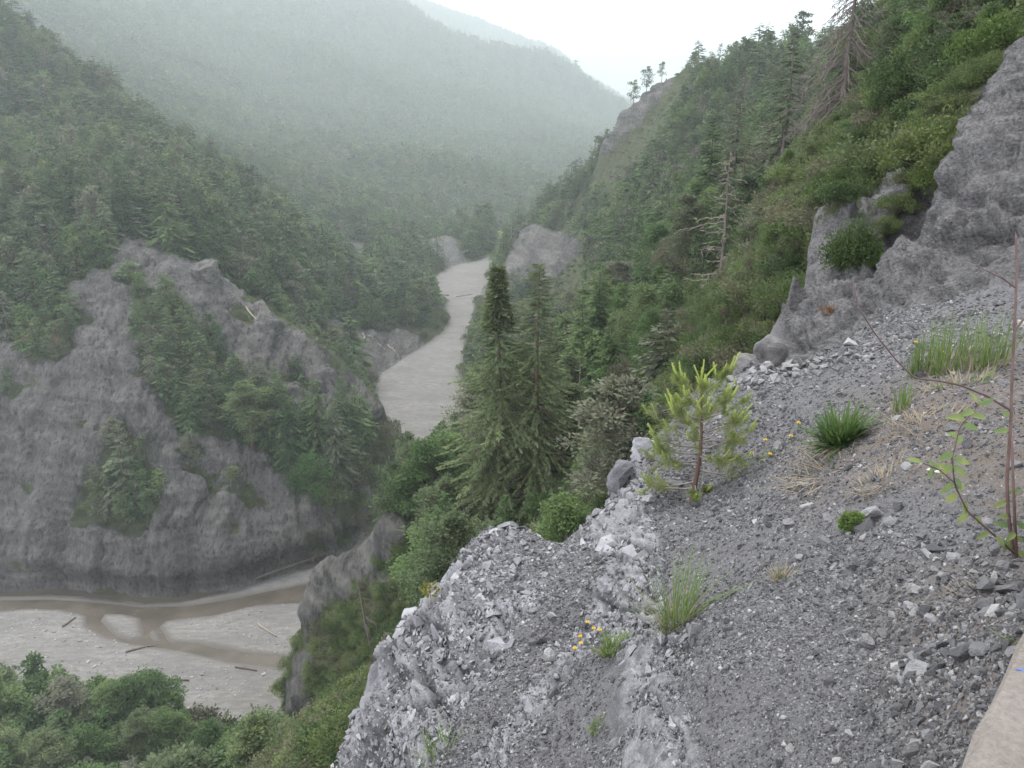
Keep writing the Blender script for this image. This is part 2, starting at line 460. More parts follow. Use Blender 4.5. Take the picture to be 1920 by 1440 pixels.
# grey cliff across the river and the spur behind it
add((-150,1000,180),(-150,800,189),(-150,640,200),
    (30,1000,178),(100,1000,178.5),(100,900,181.5),(100,800,185.5),(100,700,191),(100,620,197),(0,640,198),
    (230,1000,176.5),(230,900,180),(230,800,184.5),(230,700,191.5),(200,600,200),(190,525,207),
    (350,1020,175.5),(350,900,180),(350,800,186.5),(350,700,195),(350,600,205),(400,540,212),
    (460,1000,180),(460,900,184.5),(460,800,191),(460,700,200),(500,600,214),(550,960,186.5),(580,880,190),(560,780,199),(560,700,208),(600,650,218),(420,560,214),
    (640,965,188),(650,860,200),(660,800,208))
SPUR2 = [(700,748,222),(640,690,228),(580,640,232),(500,590,240)]
add(*SPUR2); beyond(SPUR2, ((1.09, 12),))
add((240,445,236),(100,480,226),(0,560,212),(0,400,262),(200,350,292),(-150,500,240),(-200,300,330),(420,480,262),(330,440,262),
    (610,605,338),(640,625,330),(560,560,300),(560,500,322),(480,430,335),(660,600,348),(720,640,346))
SPUR3 = [(-150,-60,470),(60,85,425),(200,190,412),(330,292,402),(450,370,393),(560,450,386),(700,545,388),(790,590,392)]
add(*SPUR3); beyond(SPUR3, ((1.10, 14), (1.25, 34)))
def ft(rows): return [(u, v, t + max(0.0, t - 600.0) * 2.2) for u, v, t in rows]
# far side: scree bays, mountain, the ridge behind it and the last mountain
add(*ft([(700,460,560),(650,450,545),(780,478,562),(720,430,600),(880,440,640),(600,350,690),(500,250,800),(400,120,880),(300,0,930),(100,0,800),(0,100,640),(-200,0,640),(0,-100,900),
    (700,300,770),(800,200,950),(700,150,960),(900,330,760),(950,250,930),(1050,350,800),(1080,290,900),(1000,200,1080),(600,100,1020),(500,-100,1150),(300,-200,1200),(1120,240,1100)]))
MTN = ft([(560,-110,1250),(700,10,1220),(775,32,1230),(830,75,1200),(1000,110,1180),(1080,140,1180),(1170,200,1150),(1260,260,1120)])
add(*MTN); beyond(MTN, ((1.12, 190),))
RID2 = ft([(640,-20,1900),(787,32,1850),(907,58,1800),(973,90,1760),(1060,112,1720),(1160,188,1660),(1300,260,1600),(1500,280,1600)])
add(*RID2); beyond(RID2, ((1.12, 280),))
RID3 = ft([(700,110,3300),(1040,100,3300),(1180,88,3300),(1300,76,3250),(1500,66,3150),(1700,45,3100),(2000,30,3000),(500,120,3300)])
add(*RID3); beyond(RID3, ((1.1, 400),))
add(*ft([(1150,160,2750),(1250,130,2850),(1300,170,2600),(1500,180,2500),(1800,180,2400)]))

# the gravel bed of the river, outlined on its plane
def on_bed(u, v, z=BED):
    r = ray(u, v); return (r[0] * z / r[2], r[1] * z / r[2])
bed_left = [(-260,1135),(0,1122),(90,1118),(180,1125),(265,1136),(340,1132),(440,1112),(540,1080),(600,1062),(640,1050)]
bed_poly = [on_bed(*q) for q in bed_left] + [(-33,178),(-29,200),(-34,228)]
bed_poly += [on_bed(*q) for q in [(716,760),(706,735),(716,704),(745,684),(790,655),(835,622),(846,596),(828,560),(812,530),(826,510),(858,500),(900,488),(950,472)]]
bed_poly += [on_bed(*q) for q in [(985,474),(950,492),(925,515),(905,545),(888,575),(884,610),(868,650),(862,700),(880,745)]]
bed_poly += [(-4,238),(4,205),(-6,178),(-22,158),(-26,142),(-33,118),(-37,104)]
bed_poly += [on_bed(*q) for q in [(505,1352),(440,1375),(380,1352),(250,1330),(0,1320),(-260,1320)]]
for q in bed_poly: PTS.append(np.array([q[0], q[1], BED + 0.5]))

PTS = np.array(PTS)
# thin out points that all but coincide on the plan
keep = []
for i, q in enumerate(PTS):
    r = math.hypot(q[0], q[1])
    if all(math.hypot(q[0] - PTS[j][0], q[1] - PTS[j][1]) > 0.012 * r + 0.03 for j in keep): keep.append(i)
PTS = PTS[keep]
n_ = len(PTS)
A = np.zeros((n_ + 3, n_ + 3))
D = np.hypot(PTS[:, None, 0] - PTS[None, :, 0], PTS[:, None, 1] - PTS[None, :, 1])
A[:n_, :n_] = -D
A[:n_, n_] = A[n_, :n_] = 1
A[:n_, n_ + 1] = A[n_ + 1, :n_] = PTS[:, 0]
A[:n_, n_ + 2] = A[n_ + 2, :n_] = PTS[:, 1]
A[np.arange(n_), np.arange(n_)] += 1e-6
W = np.linalg.solve(A, np.concatenate([PTS[:, 2], [0, 0, 0]]))
def base_h(x, y):
    sh = np.shape(x); x = np.ravel(x).astype(float); y = np.ravel(y).astype(float)
    out = W[n_] + W[n_ + 1] * x + W[n_ + 2] * y
    for i in range(n_):
        out -= W[i] * np.sqrt((x - PTS[i, 0]) ** 2 + (y - PTS[i, 1]) ** 2)
    return out.reshape(sh)

# ------------------------------------------------------------------ valley: a fan of ground from 30 m to the horizon
R0 = 26.0
AZ0, AZ1, NA = math.radians(-44), math.radians(44), 660
az = np.linspace(AZ0, AZ1, NA)
rr = np.concatenate([np.geomspace(a, b, n, endpoint=False) for a, b, n in ((R0, 72, 90), (72, 140, 120), (140, 262, 330), (262, 620, 170), (620, 10500, 180))] + [[10500.0]])
NR = len(rr)
AZg, Rg = np.meshgrid(az, rr)
VX, VY = Rg * np.sin(AZg), Rg * np.cos(AZg)
zb = base_h(VX, VY)
u0, v0, t0 = proj(VX, VY, zb)
sd = poly_dist(VX, VY, bed_poly)
# water channels of the near reach
wat_main = [(0,1123),(100,1123),(187,1128),(267,1137),(350,1134),(450,1118),(540,1100),(600,1088),(660,1070),(668,1108),(600,1127),(483,1133),(400,1153),(312,1162),(300,1173),
            (320,1205),(367,1203),(433,1218),(553,1233),(600,1240),(600,1262),(547,1253),(433,1240),(333,1218),(250,1207),(200,1193),(160,1173),(160,1153),(110,1142),(50,1140),(0,1145),(-200,1150),(-200,1124)]
isl1 = [(197,1150),(230,1150),(263,1158),(268,1192),(244,1200),(215,1190),(203,1175),(190,1162)]
isl2 = [(286,1180),(296,1190),(300,1200),(288,1200),(283,1190)]
wW, wI1, wI2 = [[on_bed(*q) for q in pl] for pl in (wat_main, isl1, isl2)]
wsd = poly_dist(VX, VY, wW)
wsd = np.maximum(wsd, -poly_dist(VX, VY, wI1)); wsd = np.maximum(wsd, -poly_dist(VX, VY, wI2))
far_w = sstep(420, 900, Rg)
rough = fbm2(VX / 42, VY / 42, 5, 3, 0.55) * 3.2 * (1 - 0.3 * far_w) + fbm2(VX / 260, VY / 260, 4, 9) * 22 * far_w
# bare ground
wob_u = fbm2(VX / np.maximum(10, t0 * 0.05), (VY + zb) / np.maximum(10, t0 * 0.05), 4, 401, 0.6); wob_v = fbm2(VX / np.maximum(10, t0 * 0.05), (VY + zb) / np.maximum(10, t0 * 0.05) + 31, 4, 402, 0.6)
def region(poly, tmin, tmax, soft=20):
    d = poly_dist(u0 + wob_u * soft * 1.3, v0 + wob_v * soft * 1.3, poly)
    return (1 - sstep(-soft, soft, d)) * ((t0 > tmin) & (t0 < tmax))
cliff = region([(-600,640),(20,645),(40,600),(110,575),(160,528),(205,520),(235,450),(330,465),(425,540),(500,590),(600,655),(715,745),(700,960),(660,1075),(560,1090),(260,1145),(-600,1150)], 150, 245)
island = np.maximum.reduce([
    region([(255,560),(330,562),(430,700),(475,800),(430,842),(330,806),(262,700)], 150, 245),
    region([(150,945),(196,860),(240,790),(290,880),(322,930),(285,985),(140,990)], 150, 245, 9),
    region([(425,800),(520,770),(640,800),(716,790),(705,870),(655,962),(600,955),(548,905),(470,850)], 150, 245),
    region([(20,640),(40,600),(110,570),(150,660),(120,690),(70,690)], 150, 245, 9),
    region([(330,560),(430,700),(420,720),(330,600)], 150, 245, 6)])
redm = region([(15,650),(35,596),(110,560),(130,620),(120,660),(60,690)], 150, 245, 12)
bank2 = region([(595,592),(660,618),(740,628),(800,640),(850,640),(760,690),(715,712),(640,690),(600,640)], 290, 420, 10)
bay3 = region([(640,450),(700,452),(760,430),(820,450),(880,488),(860,505),(800,500),(700,500),(650,490)], 500, 660, 10)
rcliff = region([(975,430),(1000,425),(1095,450),(1095,560),(960,560),(920,600),(905,560),(950,500)], 380, 540, 8)
rcl2 = region([(1115,300),(1140,225),(1200,180),(1262,128),(1262,165),(1230,205),(1190,250),(1150,290)], 360, 480, 9)
rcl3 = region([(1040,340),(1110,300),(1105,350),(1060,370)], 360, 560, 8)
nspur = np.clip(0.45 + 0.9 * fbm2(VX / 9, VY / 9 + zb / 9, 3, 66), 0, 1) * region([(640,1050),(740,985),(770,1030),(740,1120),(690,1150),(650,1200),(600,1280),(600,1440),(520,1440),(530,1290),(560,1190),(600,1100)], 70, 125, 14)
lowg = region([(380,1390),(540,1370),(560,1440),(400,1460)], 100, 135, 10)
scar = region([(1120,158),(1180,120),(1256,98),(1262,160),(1170,190)], 5500, 10000, 6)
bare = np.clip(np.maximum.reduce([cliff - island - cliff * 0.75 * sstep(0.28, 0.55, fbm2(VX / 16, VY / 16 + zb / 14, 4, 68)), bank2, bay3, rcliff, rcl2, rcl3, nspur, lowg * 0.7, scar]), 0, 1)
# gullies and ledges of bare rock
gull = ridge2(VX / 17 + 0.3 * fbm2(VX / 30, VY / 30, 3, 70), VY / 95, 5, 21, 0.55)
ledge = np.abs(((zb + 2.5 * fbm2(VX / 35, VY / 35, 3, 31)) / 6.5) % 1 - 0.5)
z1 = zb + rough * (1 - 0.55 * bare) * (0.06 + 0.94 * sstep(40, 220, Rg)) + bare * (1 - far_w) * (gull * 1.3 - 0.8) + bare * fbm2(VX / 5, VY / 5, 4, 77, 0.6) * 0.8
over = sstep(0, 5, sd)
bedz = BED + np.abs(fbm2(VX / 16, VY / 9, 4, 5)) * 0.22 + fbm2(VX / 3, VY / 3, 3, 6) * 0.05
bedz -= (1 - sstep(-1.2, 0.9, wsd)) * 0.55
z2 = np.where(sd < 40, np.maximum(z1, BED + np.clip(sd, 0, 30) * 0.35), z1)
VZ = np.where(sd < 0, bedz, bedz * (1 - over) + z2 * over)
bedm = 1 - sstep(-0.5, 2.0, sd)
def grid_normals(X, Y, Z):
    p = np.stack([X, Y, Z], -1); du = np.gradient(p, axis=1); dv = np.gradient(p, axis=0)
    n = np.cross(du, dv); n /= np.linalg.norm(n, axis=-1, keepdims=True) + 1e-12
    return n * np.where(n[..., 2:3] < 0, -1, 1)
def smooth(G, k):
    for _ in range(k):
        G = G.copy(); G[1:-1] = (G[:-2] + 2 * G[1:-1] + G[2:]) / 4; G[:, 1:-1] = (G[:, :-2] + 2 * G[:, 1:-1] + G[:, 2:]) / 4
    return G
# gullies, ledges and knobs of the bare faces, worked out square to the face
vn = grid_normals(VX, VY, smooth(VZ, 6))
bw = smooth(bare * (1 - bedm) * sstep(0.5, 4, sd) * (1 - far_w), 2)
al = VX + 0.25 * VY
gul = ridge2(al / 11 + 0.6 * fbm2(VX / 24, VZ / 24, 3, 70), VZ / 110, 5, 21, 0.62) - 0.55
bed_h = VZ + 0.10 * VX + 2.2 * fbm2(VX / 32, VZ / 30, 3, 31)
led = (np.abs((bed_h / 5.2) % 1 - 0.5) - 0.25) * 1.7 + (np.abs((bed_h / 1.7 + 0.4) % 1 - 0.5) - 0.25) * 0.7
_, _, q1 = worley2(al / 6.5 + 0.5 * noise2(VX / 5, VZ / 5, 301), VZ / 5.0, 302)
_, _, q2 = worley2(al / 2.6 + 0.4 * noise2(VX / 2, VZ / 2, 303), VZ / 1.7, 304)
_, _, q3 = worley2(al / 1.0, VZ / 0.75, 305)
kn = noise3(VX / 14, VY / 14, VZ / 10, 35) * 1.1 + (q1 - 0.5) * 0.35 + (q2 - 0.5) * 0.32 + (q3 - 0.5) * 0.2 + noise3(VX / 1.6, VY / 1.6, VZ / 1.0, 37) * 0.28
dsp = bw * (gul * 2.1 + led * (0.5 + 0.8 * sstep(-0.2, 0.4, noise2(VX / 26, VZ / 20, 39))) + kn)
dsp = dsp - 2.4 * smooth(cliff * (1 - bedm) * sstep(0.3, 1.6, sd) * (1 - sstep(-97.2, -94.8, VZ + 1.2 * noise2(VX / 9, VY / 9, 55))), 1)   # the foot is undercut by the river
VZ = VZ - 1.3 * (1 - sstep(26.5, 31.5, Rg))     # dips under the rim of the foreground sheet
VX, VY, VZ = VX + vn[..., 0] * dsp, VY + vn[..., 1] * dsp, VZ + vn[..., 2] * dsp
wet = (1 - sstep(-0.3, 1.6, wsd)) * bedm
wet2 = np.clip(wet + bedm * sstep(0.12, 0.4, fbm2(VX / 30 + 3, VY / 9, 3, 15)) * 0.22, 0, 1)
meadow = region([(915,478),(975,455),(985,470),(945,482)], 540, 760, 5)
vme = mesh_from('valley_ground', np.stack([VX, VY, VZ], -1).reshape(-1, 3), grid_faces(NR, NA)[:, ::-1], True)
for nm, a in (('bare', bare), ('bed', bedm), ('red', redm), ('wet', wet2), ('meadow', meadow)): attr(vme, nm, a.ravel())
valley = obj('valley_terrain', vme, mat_valley(), kind='structure')

def samp(G, x, y):
    """bilinear look-up in the valley fan"""
    r = np.hypot(x, y); a = np.arctan2(x, y)
    fi = np.clip(np.interp(r, rr, np.arange(NR)), 0, NR - 1.001)
    fj = np.clip((a - AZ0) / (AZ1 - AZ0) * (NA - 1), 0, NA - 1.001)
    i, j = fi.astype(int), fj.astype(int); p, q = fi - i, fj - j
    return G[i, j] * (1 - p) * (1 - q) + G[i + 1, j] * p * (1 - q) + G[i, j + 1] * (1 - p) * q + G[i + 1, j + 1] * p * q
elev = np.maximum.accumulate(VZ / Rg, axis=0)          # steepest sight line so far, for leaving out what lies hidden

# river water
def water_mat():
    k = NT('river_water')
    p = k.pos()
    c = k.ramp(k.noise(p, 0.15, 4), [(0.35, (0.062, 0.052, 0.04)), (0.65, (0.095, 0.08, 0.062))])
    c = k.mix(k.ramp(k.noise(k.mapping(p, (0.5, 1.2, 1)), 1.0, 5, 0.7), [(0.66, 0), (0.74, 0.55)]), c, (0.5, 0.49, 0.46))
    return k.bsdf(c, 0.3, 0.22, k.bump(k.noise(k.mapping(p, (0.8, 2.0, 1)), 1.2, 5, 0.65), 0.35, 0.12))
wx0, wx1, wy0, wy1 = -175, -20, 112, 178
bm = bmesh.new()
vsq = [bm.verts.new((wx, wy, BED - 0.22)) for wx, wy in ((wx0, wy0), (wx1, wy0), (wx1, wy1), (wx0, wy1))]
bm.faces.new(vsq)
me = bpy.data.meshes.new('river_water'); bm.to_mesh(me); bm.free()
obj('river_water', me, water_mat(), kind='structure')
# ------------------------------------------------------------------ foreground: scree slope, rock rib, rock wall
NAn, NRn = 800, 670
AN0, AN1 = math.radians(-40), math.radians(47)
RN0, RN1 = 1.25, 28.0
def near_fields(x, y):
    """height and masks of the foreground at plan positions"""
    zb = base_h(x, y)
    u, v, t = proj(x, y, zb)
    def reg(poly, soft, tmax=60):
        return (1 - sstep(-soft, soft, poly_dist(u, v, poly))) * (t < tmax)
    rib = reg([(560,1500),(600,1440),(660,1230),(800,1090),(860,1020),(980,960),(1090,1000),(1060,1060),(1010,1120),(960,1180),(930,1260),(850,1330),(800,1500)], 26, 12)
    rib2 = reg([(1080,1010),(1150,850),(1230,800),(1215,870),(1215,960),(1240,1060),(1230,1180),(1190,1200),(1120,1180),(1060,1270),(960,1400),(930,1500),(840,1500),(960,1330),(1080,1180),(1130,1050)], 20, 12)
    rib3 = reg([(1160,1180),(1240,1150),(1290,1200),(1270,1300),(1330,1420),(1330,1600),(1150,1600)], 24, 8)
    dome = reg([(850,1040),(900,1000),(990,975),(1090,1000),(1075,1060),(1010,1110),(930,1130),(870,1110)], 22, 12)
    rock = np.clip(np.maximum.reduce([rib, rib2, rib3 * 0.5]) * (1 - 0.6 * dome), 0, 1)
    wall = np.clip(np.maximum.reduce([
        reg([(1655,580),(1650,470),(1690,400),(1760,290),(1850,140),(1900,-60),(2700,-300),(2700,560),(2100,545),(1920,528),(1760,562)], 9),
        reg([(1455,690),(1450,480),(1510,370),(1640,270),(1720,200),(1760,250),(1660,400),(1650,590),(1560,655),(1480,688)], 9)]), 0, 1)
    veg = np.clip(np.maximum(sstep(14, 20, np.hypot(x, y)) * (1 - wall), reg([(1490,470),(1540,370),(1640,260),(1700,210),(1740,230),(1690,300),(1600,380),(1530,430)], 14) * 0.6), 0, 1)
    soil = np.clip(np.maximum.reduce([reg([(1480,860),(1600,760),(1900,680),(1990,760),(1990,1000),(1700,900),(1500,960)], 60, 9),
                                      reg([(1650,1100),(2000,1000),(2000,1300),(1750,1420),(1650,1300)], 60, 5) * 0.7]), 0, 1)
    # slow undulation and runnels
    z = zb + 0.09 * fbm2(x / 1.4, y / 1.4, 4, 40) * (1 - 0.4 * wall) + 0.03 * fbm2(x / 0.35, y / 0.35, 3, 44)
    # scree: small lumps
    q1, q2, cq = worley2(x / 0.045, y / 0.045, 61)
    fine = (1 - rock) * (1 - wall) * (1 - sstep(7, 11, t))
    z = z + fine * ((0.6 - q1) * 0.010 + (cq - 0.5) * 0.008)
    q1, q2, cq2 = worley2(x / 0.16, y / 0.16, 64)
    z = z + (1 - rock) * (1 - wall) * (cq2 - 0.5) * 0.018
    # rock wall: bulging shale with hollows
    return z, dict(rock=rock, wall=wall, veg=veg, soil=soil)
na = np.linspace(AN0, AN1, NAn)
nr = RN0 * np.exp(np.linspace(0, math.log(RN1 / RN0), NRn))
NAg, NRg = np.meshgrid(na, nr)
NX, NY = NRg * np.sin(NAg), NRg * np.cos(NAg)
NZ, NM = near_fields(NX, NY)
# bulges, hollows and knobs of the rock wall, worked out square to its face
nn = grid_normals(NX, NY, smooth(NZ, 18))
ws = smooth(NM['wall'], 4)
st_ = np.linalg.norm(np.gradient(np.stack([NX, NY, NZ], -1), axis=0), axis=-1) / (NRg * math.log(RN1 / RN0) / (NRn - 1))
ws = ws * (1 - smooth(sstep(2.5, 5.0, st_), 6))
def wall_relief(x, y, z):
    wx, wy, wz = x + 0.35 * noise3(x, y, z, 201), y + 0.35 * noise3(x, y, z, 202), z + 0.35 * noise3(x, y, z, 203)
    b = 1 - 2 * np.abs(noise3(wx / 1.7, wy / 1.7, wz / 1.3, 204))
    c = 1 - 2 * np.abs(noise3(wx / 0.7, wy / 0.7, wz / 0.55, 205))
    al = (x + 0.6 * y); f = noise3(x * 1.5, y * 1.5, z * 1.5, 215) * 0.3
    _, _, q1 = worley2(al / 0.75 + f, z / 0.5, 210); _, _, q2 = worley2(al / 0.3 + f, z / 0.2, 211); _, _, q3 = worley2(al / 0.12, z / 0.085, 212)
    return ((q1 - 0.5) * 0.11 + (q2 - 0.5) * 0.08 + (q3 - 0.5) * 0.05 - 0.19 * np.clip(b - 0.35, 0, 1) * 1.5 + 0.20 * noise3(wx / 1.6, wy / 1.6, wz / 1.3, 206) - 0.16 * np.clip(c - 0.45, 0, 1) * 1.8
            + 0.06 * noise3(x / 0.3, y / 0.3, z / 0.22, 207) + 0.055 * noise3(x / 0.13, y / 0.13, z / 0.09, 208) + 0.03 * noise3(x / 0.06, y / 0.06, z / 0.045, 209))
rs = smooth(NM['rock'], 3)
def rib_relief(x, y, z):
    # fissured rock: cracks and slabs drawn out down the face
    a = 0.22; ca, sa = math.cos(a), math.sin(a)
    wx = x + 0.05 * noise3(x * 3, y * 3, z * 3, 221) + 0.10 * noise3(x, y, z, 222); wy = y + 0.08 * noise3(x * 2, y * 2, z * 2, 223)
    sx_, ay = wx * ca + wy * sa, -wx * sa + wy * ca
    k1 = np.clip(1 - 9 * np.abs(noise3(sx_ / 0.30, ay / 1.3, z / 1.3, 224)), 0, 1)
    k2 = np.clip(1 - 6 * np.abs(noise3(sx_ / 0.12, ay / 0.55, z / 0.5, 225)), 0, 1)
    k3 = np.clip(1 - 8 * np.abs(noise3(sx_ / 0.6, ay / 0.35, z / 0.35, 226)), 0, 1)
    e1, e2, c1 = worley2(sx_ / 0.17, (ay + z * 0.6) / 0.42, 227); g1, g2, c2 = worley2(sx_ / 0.06, (ay + z * 0.6) / 0.14, 228)
    d = ((c1 - 0.5) * 0.085 + (c2 - 0.5) * 0.04) * np.clip(np.hypot(x, y) / 4.5, 0.6, 1) + (worley2(sx_ / 0.028, (ay + z * 0.6) / 0.07, 231)[2] - 0.5) * 0.018 + 0.10 * noise3(x / 0.7, y / 0.7, z / 0.7, 229) - 0.07 * k1 - 0.03 * k2 - 0.035 * k3 + 0.012 * noise3(x / 0.03, y / 0.03, z / 0.03, 230)
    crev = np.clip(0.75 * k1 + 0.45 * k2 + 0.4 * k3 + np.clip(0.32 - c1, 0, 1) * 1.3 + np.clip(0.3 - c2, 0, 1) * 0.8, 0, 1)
    return d, crev
NM['crev'] = np.zeros(NX.shape)
sel = rs > 0.01
dr_, cr_ = rib_relief(NX[sel], NY[sel], NZ[sel])
dsp = np.zeros(NX.shape); dsp[sel] = dr_ * rs[sel]; NM['crev'][sel] = cr_ * rs[sel]
NX, NY, NZ = NX + nn[..., 0] * dsp, NY + nn[..., 1] * dsp, NZ + nn[..., 2] * dsp
sel = ws > 0.01
dsp = np.zeros(NX.shape); dsp[sel] = wall_relief(NX[sel], NY[sel], NZ[sel]) * ws[sel]
NX, NY, NZ = NX + nn[..., 0] * dsp, NY + nn[..., 1] * dsp, NZ + nn[..., 2] * dsp
# (the valley sheet passes beneath the rim of this one)

nme = mesh_from('scree_slope', np.stack([NX, NY, NZ], -1).reshape(-1, 3), grid_faces(NRn, NAn)[:, ::-1], True)
for nm, a in NM.items(): attr(nme, nm, a.ravel())
scree = obj('scree_slope', nme, mat_near(), kind='structure')
def nsamp(G, x, y):
    x, y = np.asarray(x, float), np.asarray(y, float)
    r = np.hypot(x, y); a = np.arctan2(x, y)
    fi = np.clip(np.log(np.maximum(r, RN0) / RN0) / math.log(RN1 / RN0) * (NRn - 1), 0, NRn - 1.001)
    fj = np.clip((a - AN0) / (AN1 - AN0) * (NAn - 1), 0, NAn - 1.001)
    i, j = fi.astype(int), fj.astype(int); p, q = fi - i, fj - j
    return G[i, j] * (1 - p) * (1 - q) + G[i + 1, j] * p * (1 - q) + G[i, j + 1] * (1 - p) * q + G[i + 1, j + 1] * p * q
# ------------------------------------------------------------------ trees: materials
def foliage_mat(name, stops, grey=(0.115, 0.105, 0.085), grey_at=0.85, transl=0.25, scale=0.9):
    k = NT(name)
    rnd = k.rand()
    c = k.ramp(rnd, stops)
    c = k.mix(k.ramp(k.math('FRACT', k.math('MULTIPLY', rnd, 7.31)), [(grey_at - 0.12, 0), (grey_at + 0.05, 0.8)]), c, grey)
    o = k.objco()
    n = k.noise(o, scale, 4, 0.6)
    c = k.mix(k.ramp(n, [(0.3, 0.55), (0.55, 0.0)]), c, k.mix(0.5, c, (0.0, 0.0, 0.0)), 'MIX')
    c = k.mix(k.ramp(n, [(0.5, 0.0), (0.75, 0.55)]), c, k.mix(1.0, c, (1.65, 1.6, 1.35), 'MULTIPLY'))
    return k.bsdf(c, 0.75, 0.15, None, transl)
M_SPRUCE = foliage_mat('spruce_needles', [(0, (0.045, 0.084, 0.036)), (0.3, (0.070, 0.125, 0.048)), (0.65, (0.095, 0.143, 0.061)), (1, (0.125, 0.193, 0.069))], (0.160, 0.168, 0.121), 0.92)
M_PINE = foliage_mat('pine_needles', [(0, (0.071, 0.106, 0.050)), (0.5, (0.116, 0.146, 0.076)), (1, (0.147, 0.191, 0.080))], (0.171, 0.172, 0.128), 0.82)
M_BROAD = foliage_mat('broad_leaves', [(0, (0.068, 0.121, 0.043)), (0.5, (0.105, 0.166, 0.060)), (1, (0.150, 0.213, 0.082))], (0.170, 0.193, 0.100), 0.93, 0.35)
M_BUSH = foliage_mat('bush_leaves', [(0, (0.054, 0.088, 0.033)), (0.4, (0.083, 0.120, 0.042)), (0.75, (0.113, 0.142, 0.057)), (1, (0.126, 0.165, 0.064))], (0.135, 0.125, 0.087), 0.78, 0.3)
M_OLIVE = foliage_mat('olive_needles', [(0, (0.135, 0.170, 0.081)), (1, (0.144, 0.179, 0.085))], (0.140, 0.170, 0.085), 0.99, 0.3, 0.35)
M_JUNIPER = foliage_mat('juniper_needles', [(0, (0.076, 0.120, 0.032)), (1, (0.107, 0.148, 0.040))], (0.102, 0.125, 0.046), 0.97, 0.25, 2.0)
M_RUST = foliage_mat('rust_needles', [(0, (0.20, 0.095, 0.05)), (1, (0.24, 0.12, 0.065))], (0.2, 0.11, 0.06), 0.9, 0.3)
def bark_mat(name, a, b, sc=3.0):
    k = NT(name)
    o = k.objco()
    n = k.noise(k.mapping(o, (sc, sc, sc * 0.25)), 1.0, 5, 0.65)
    return k.bsdf(k.ramp(n, [(0.3, a), (0.7, b)]), 0.9, 0.15, k.bump(n, 0.5, 0.05))
M_BARK = bark_mat('spruce_bark', (0.07, 0.052, 0.045), (0.15, 0.118, 0.10))
M_PBARK = bark_mat('pine_bark', (0.10, 0.062, 0.05), (0.2, 0.135, 0.11))
M_DEAD = bark_mat('dead_wood', (0.10, 0.082, 0.075), (0.21, 0.18, 0.165))
M_SILVER = bark_mat('bleached_wood', (0.34, 0.315, 0.285), (0.52, 0.49, 0.45))
M_LOG = bark_mat('log_wood', (0.20, 0.17, 0.14), (0.36, 0.32, 0.27))
M_DLOG = bark_mat('dark_log_wood', (0.09, 0.075, 0.062), (0.17, 0.145, 0.12))

# ------------------------------------------------------------------ trees: shapes
def norm(a): return a / (np.linalg.norm(a, axis=-1, keepdims=True) + 1e-9)
def blades(mb, base, dirv, length, width, up=None, rng=None):
    """diamond leaf sprays: base (n,3), direction (n,3), length (n), width (n)"""
    n = len(base)
    d = norm(dirv)
    ref = norm(rng.normal(size=(n, 3)) * 0.55 + np.array([0, 0, 1.0])) if up is None else up
    s = norm(np.cross(d, ref))
    mid = base + d * (length * 0.5)[:, None]
    v = np.stack([base, mid + s * (width * 0.5)[:, None], base + d * length[:, None], mid - s * (width * 0.5)[:, None]], 1)
    v[:, 1:3, 2] += 0.0
    q = np.arange(n * 4).reshape(n, 4)
    mb.add(v.reshape(-1, 3), None, q)
def trunk_mesh(name, H, r, rng, sides=7, bend=0.02, top=0.06):
    mb = MB(); k = 7
    s = np.linspace(0, 1, k)
    pts = np.stack([np.cumsum(rng.normal(0, bend * H / k, k)), np.cumsum(rng.normal(0, bend * H / k, k)), s * H - 0.4 * (s == 0)], 1)
    pts[0, :2] = 0
    rad = r * ((1 - s) ** 0.8 * (1 - top) + top); rad[0] *= 1.5
    mb.tube(pts, rad, sides)
    return mb, pts
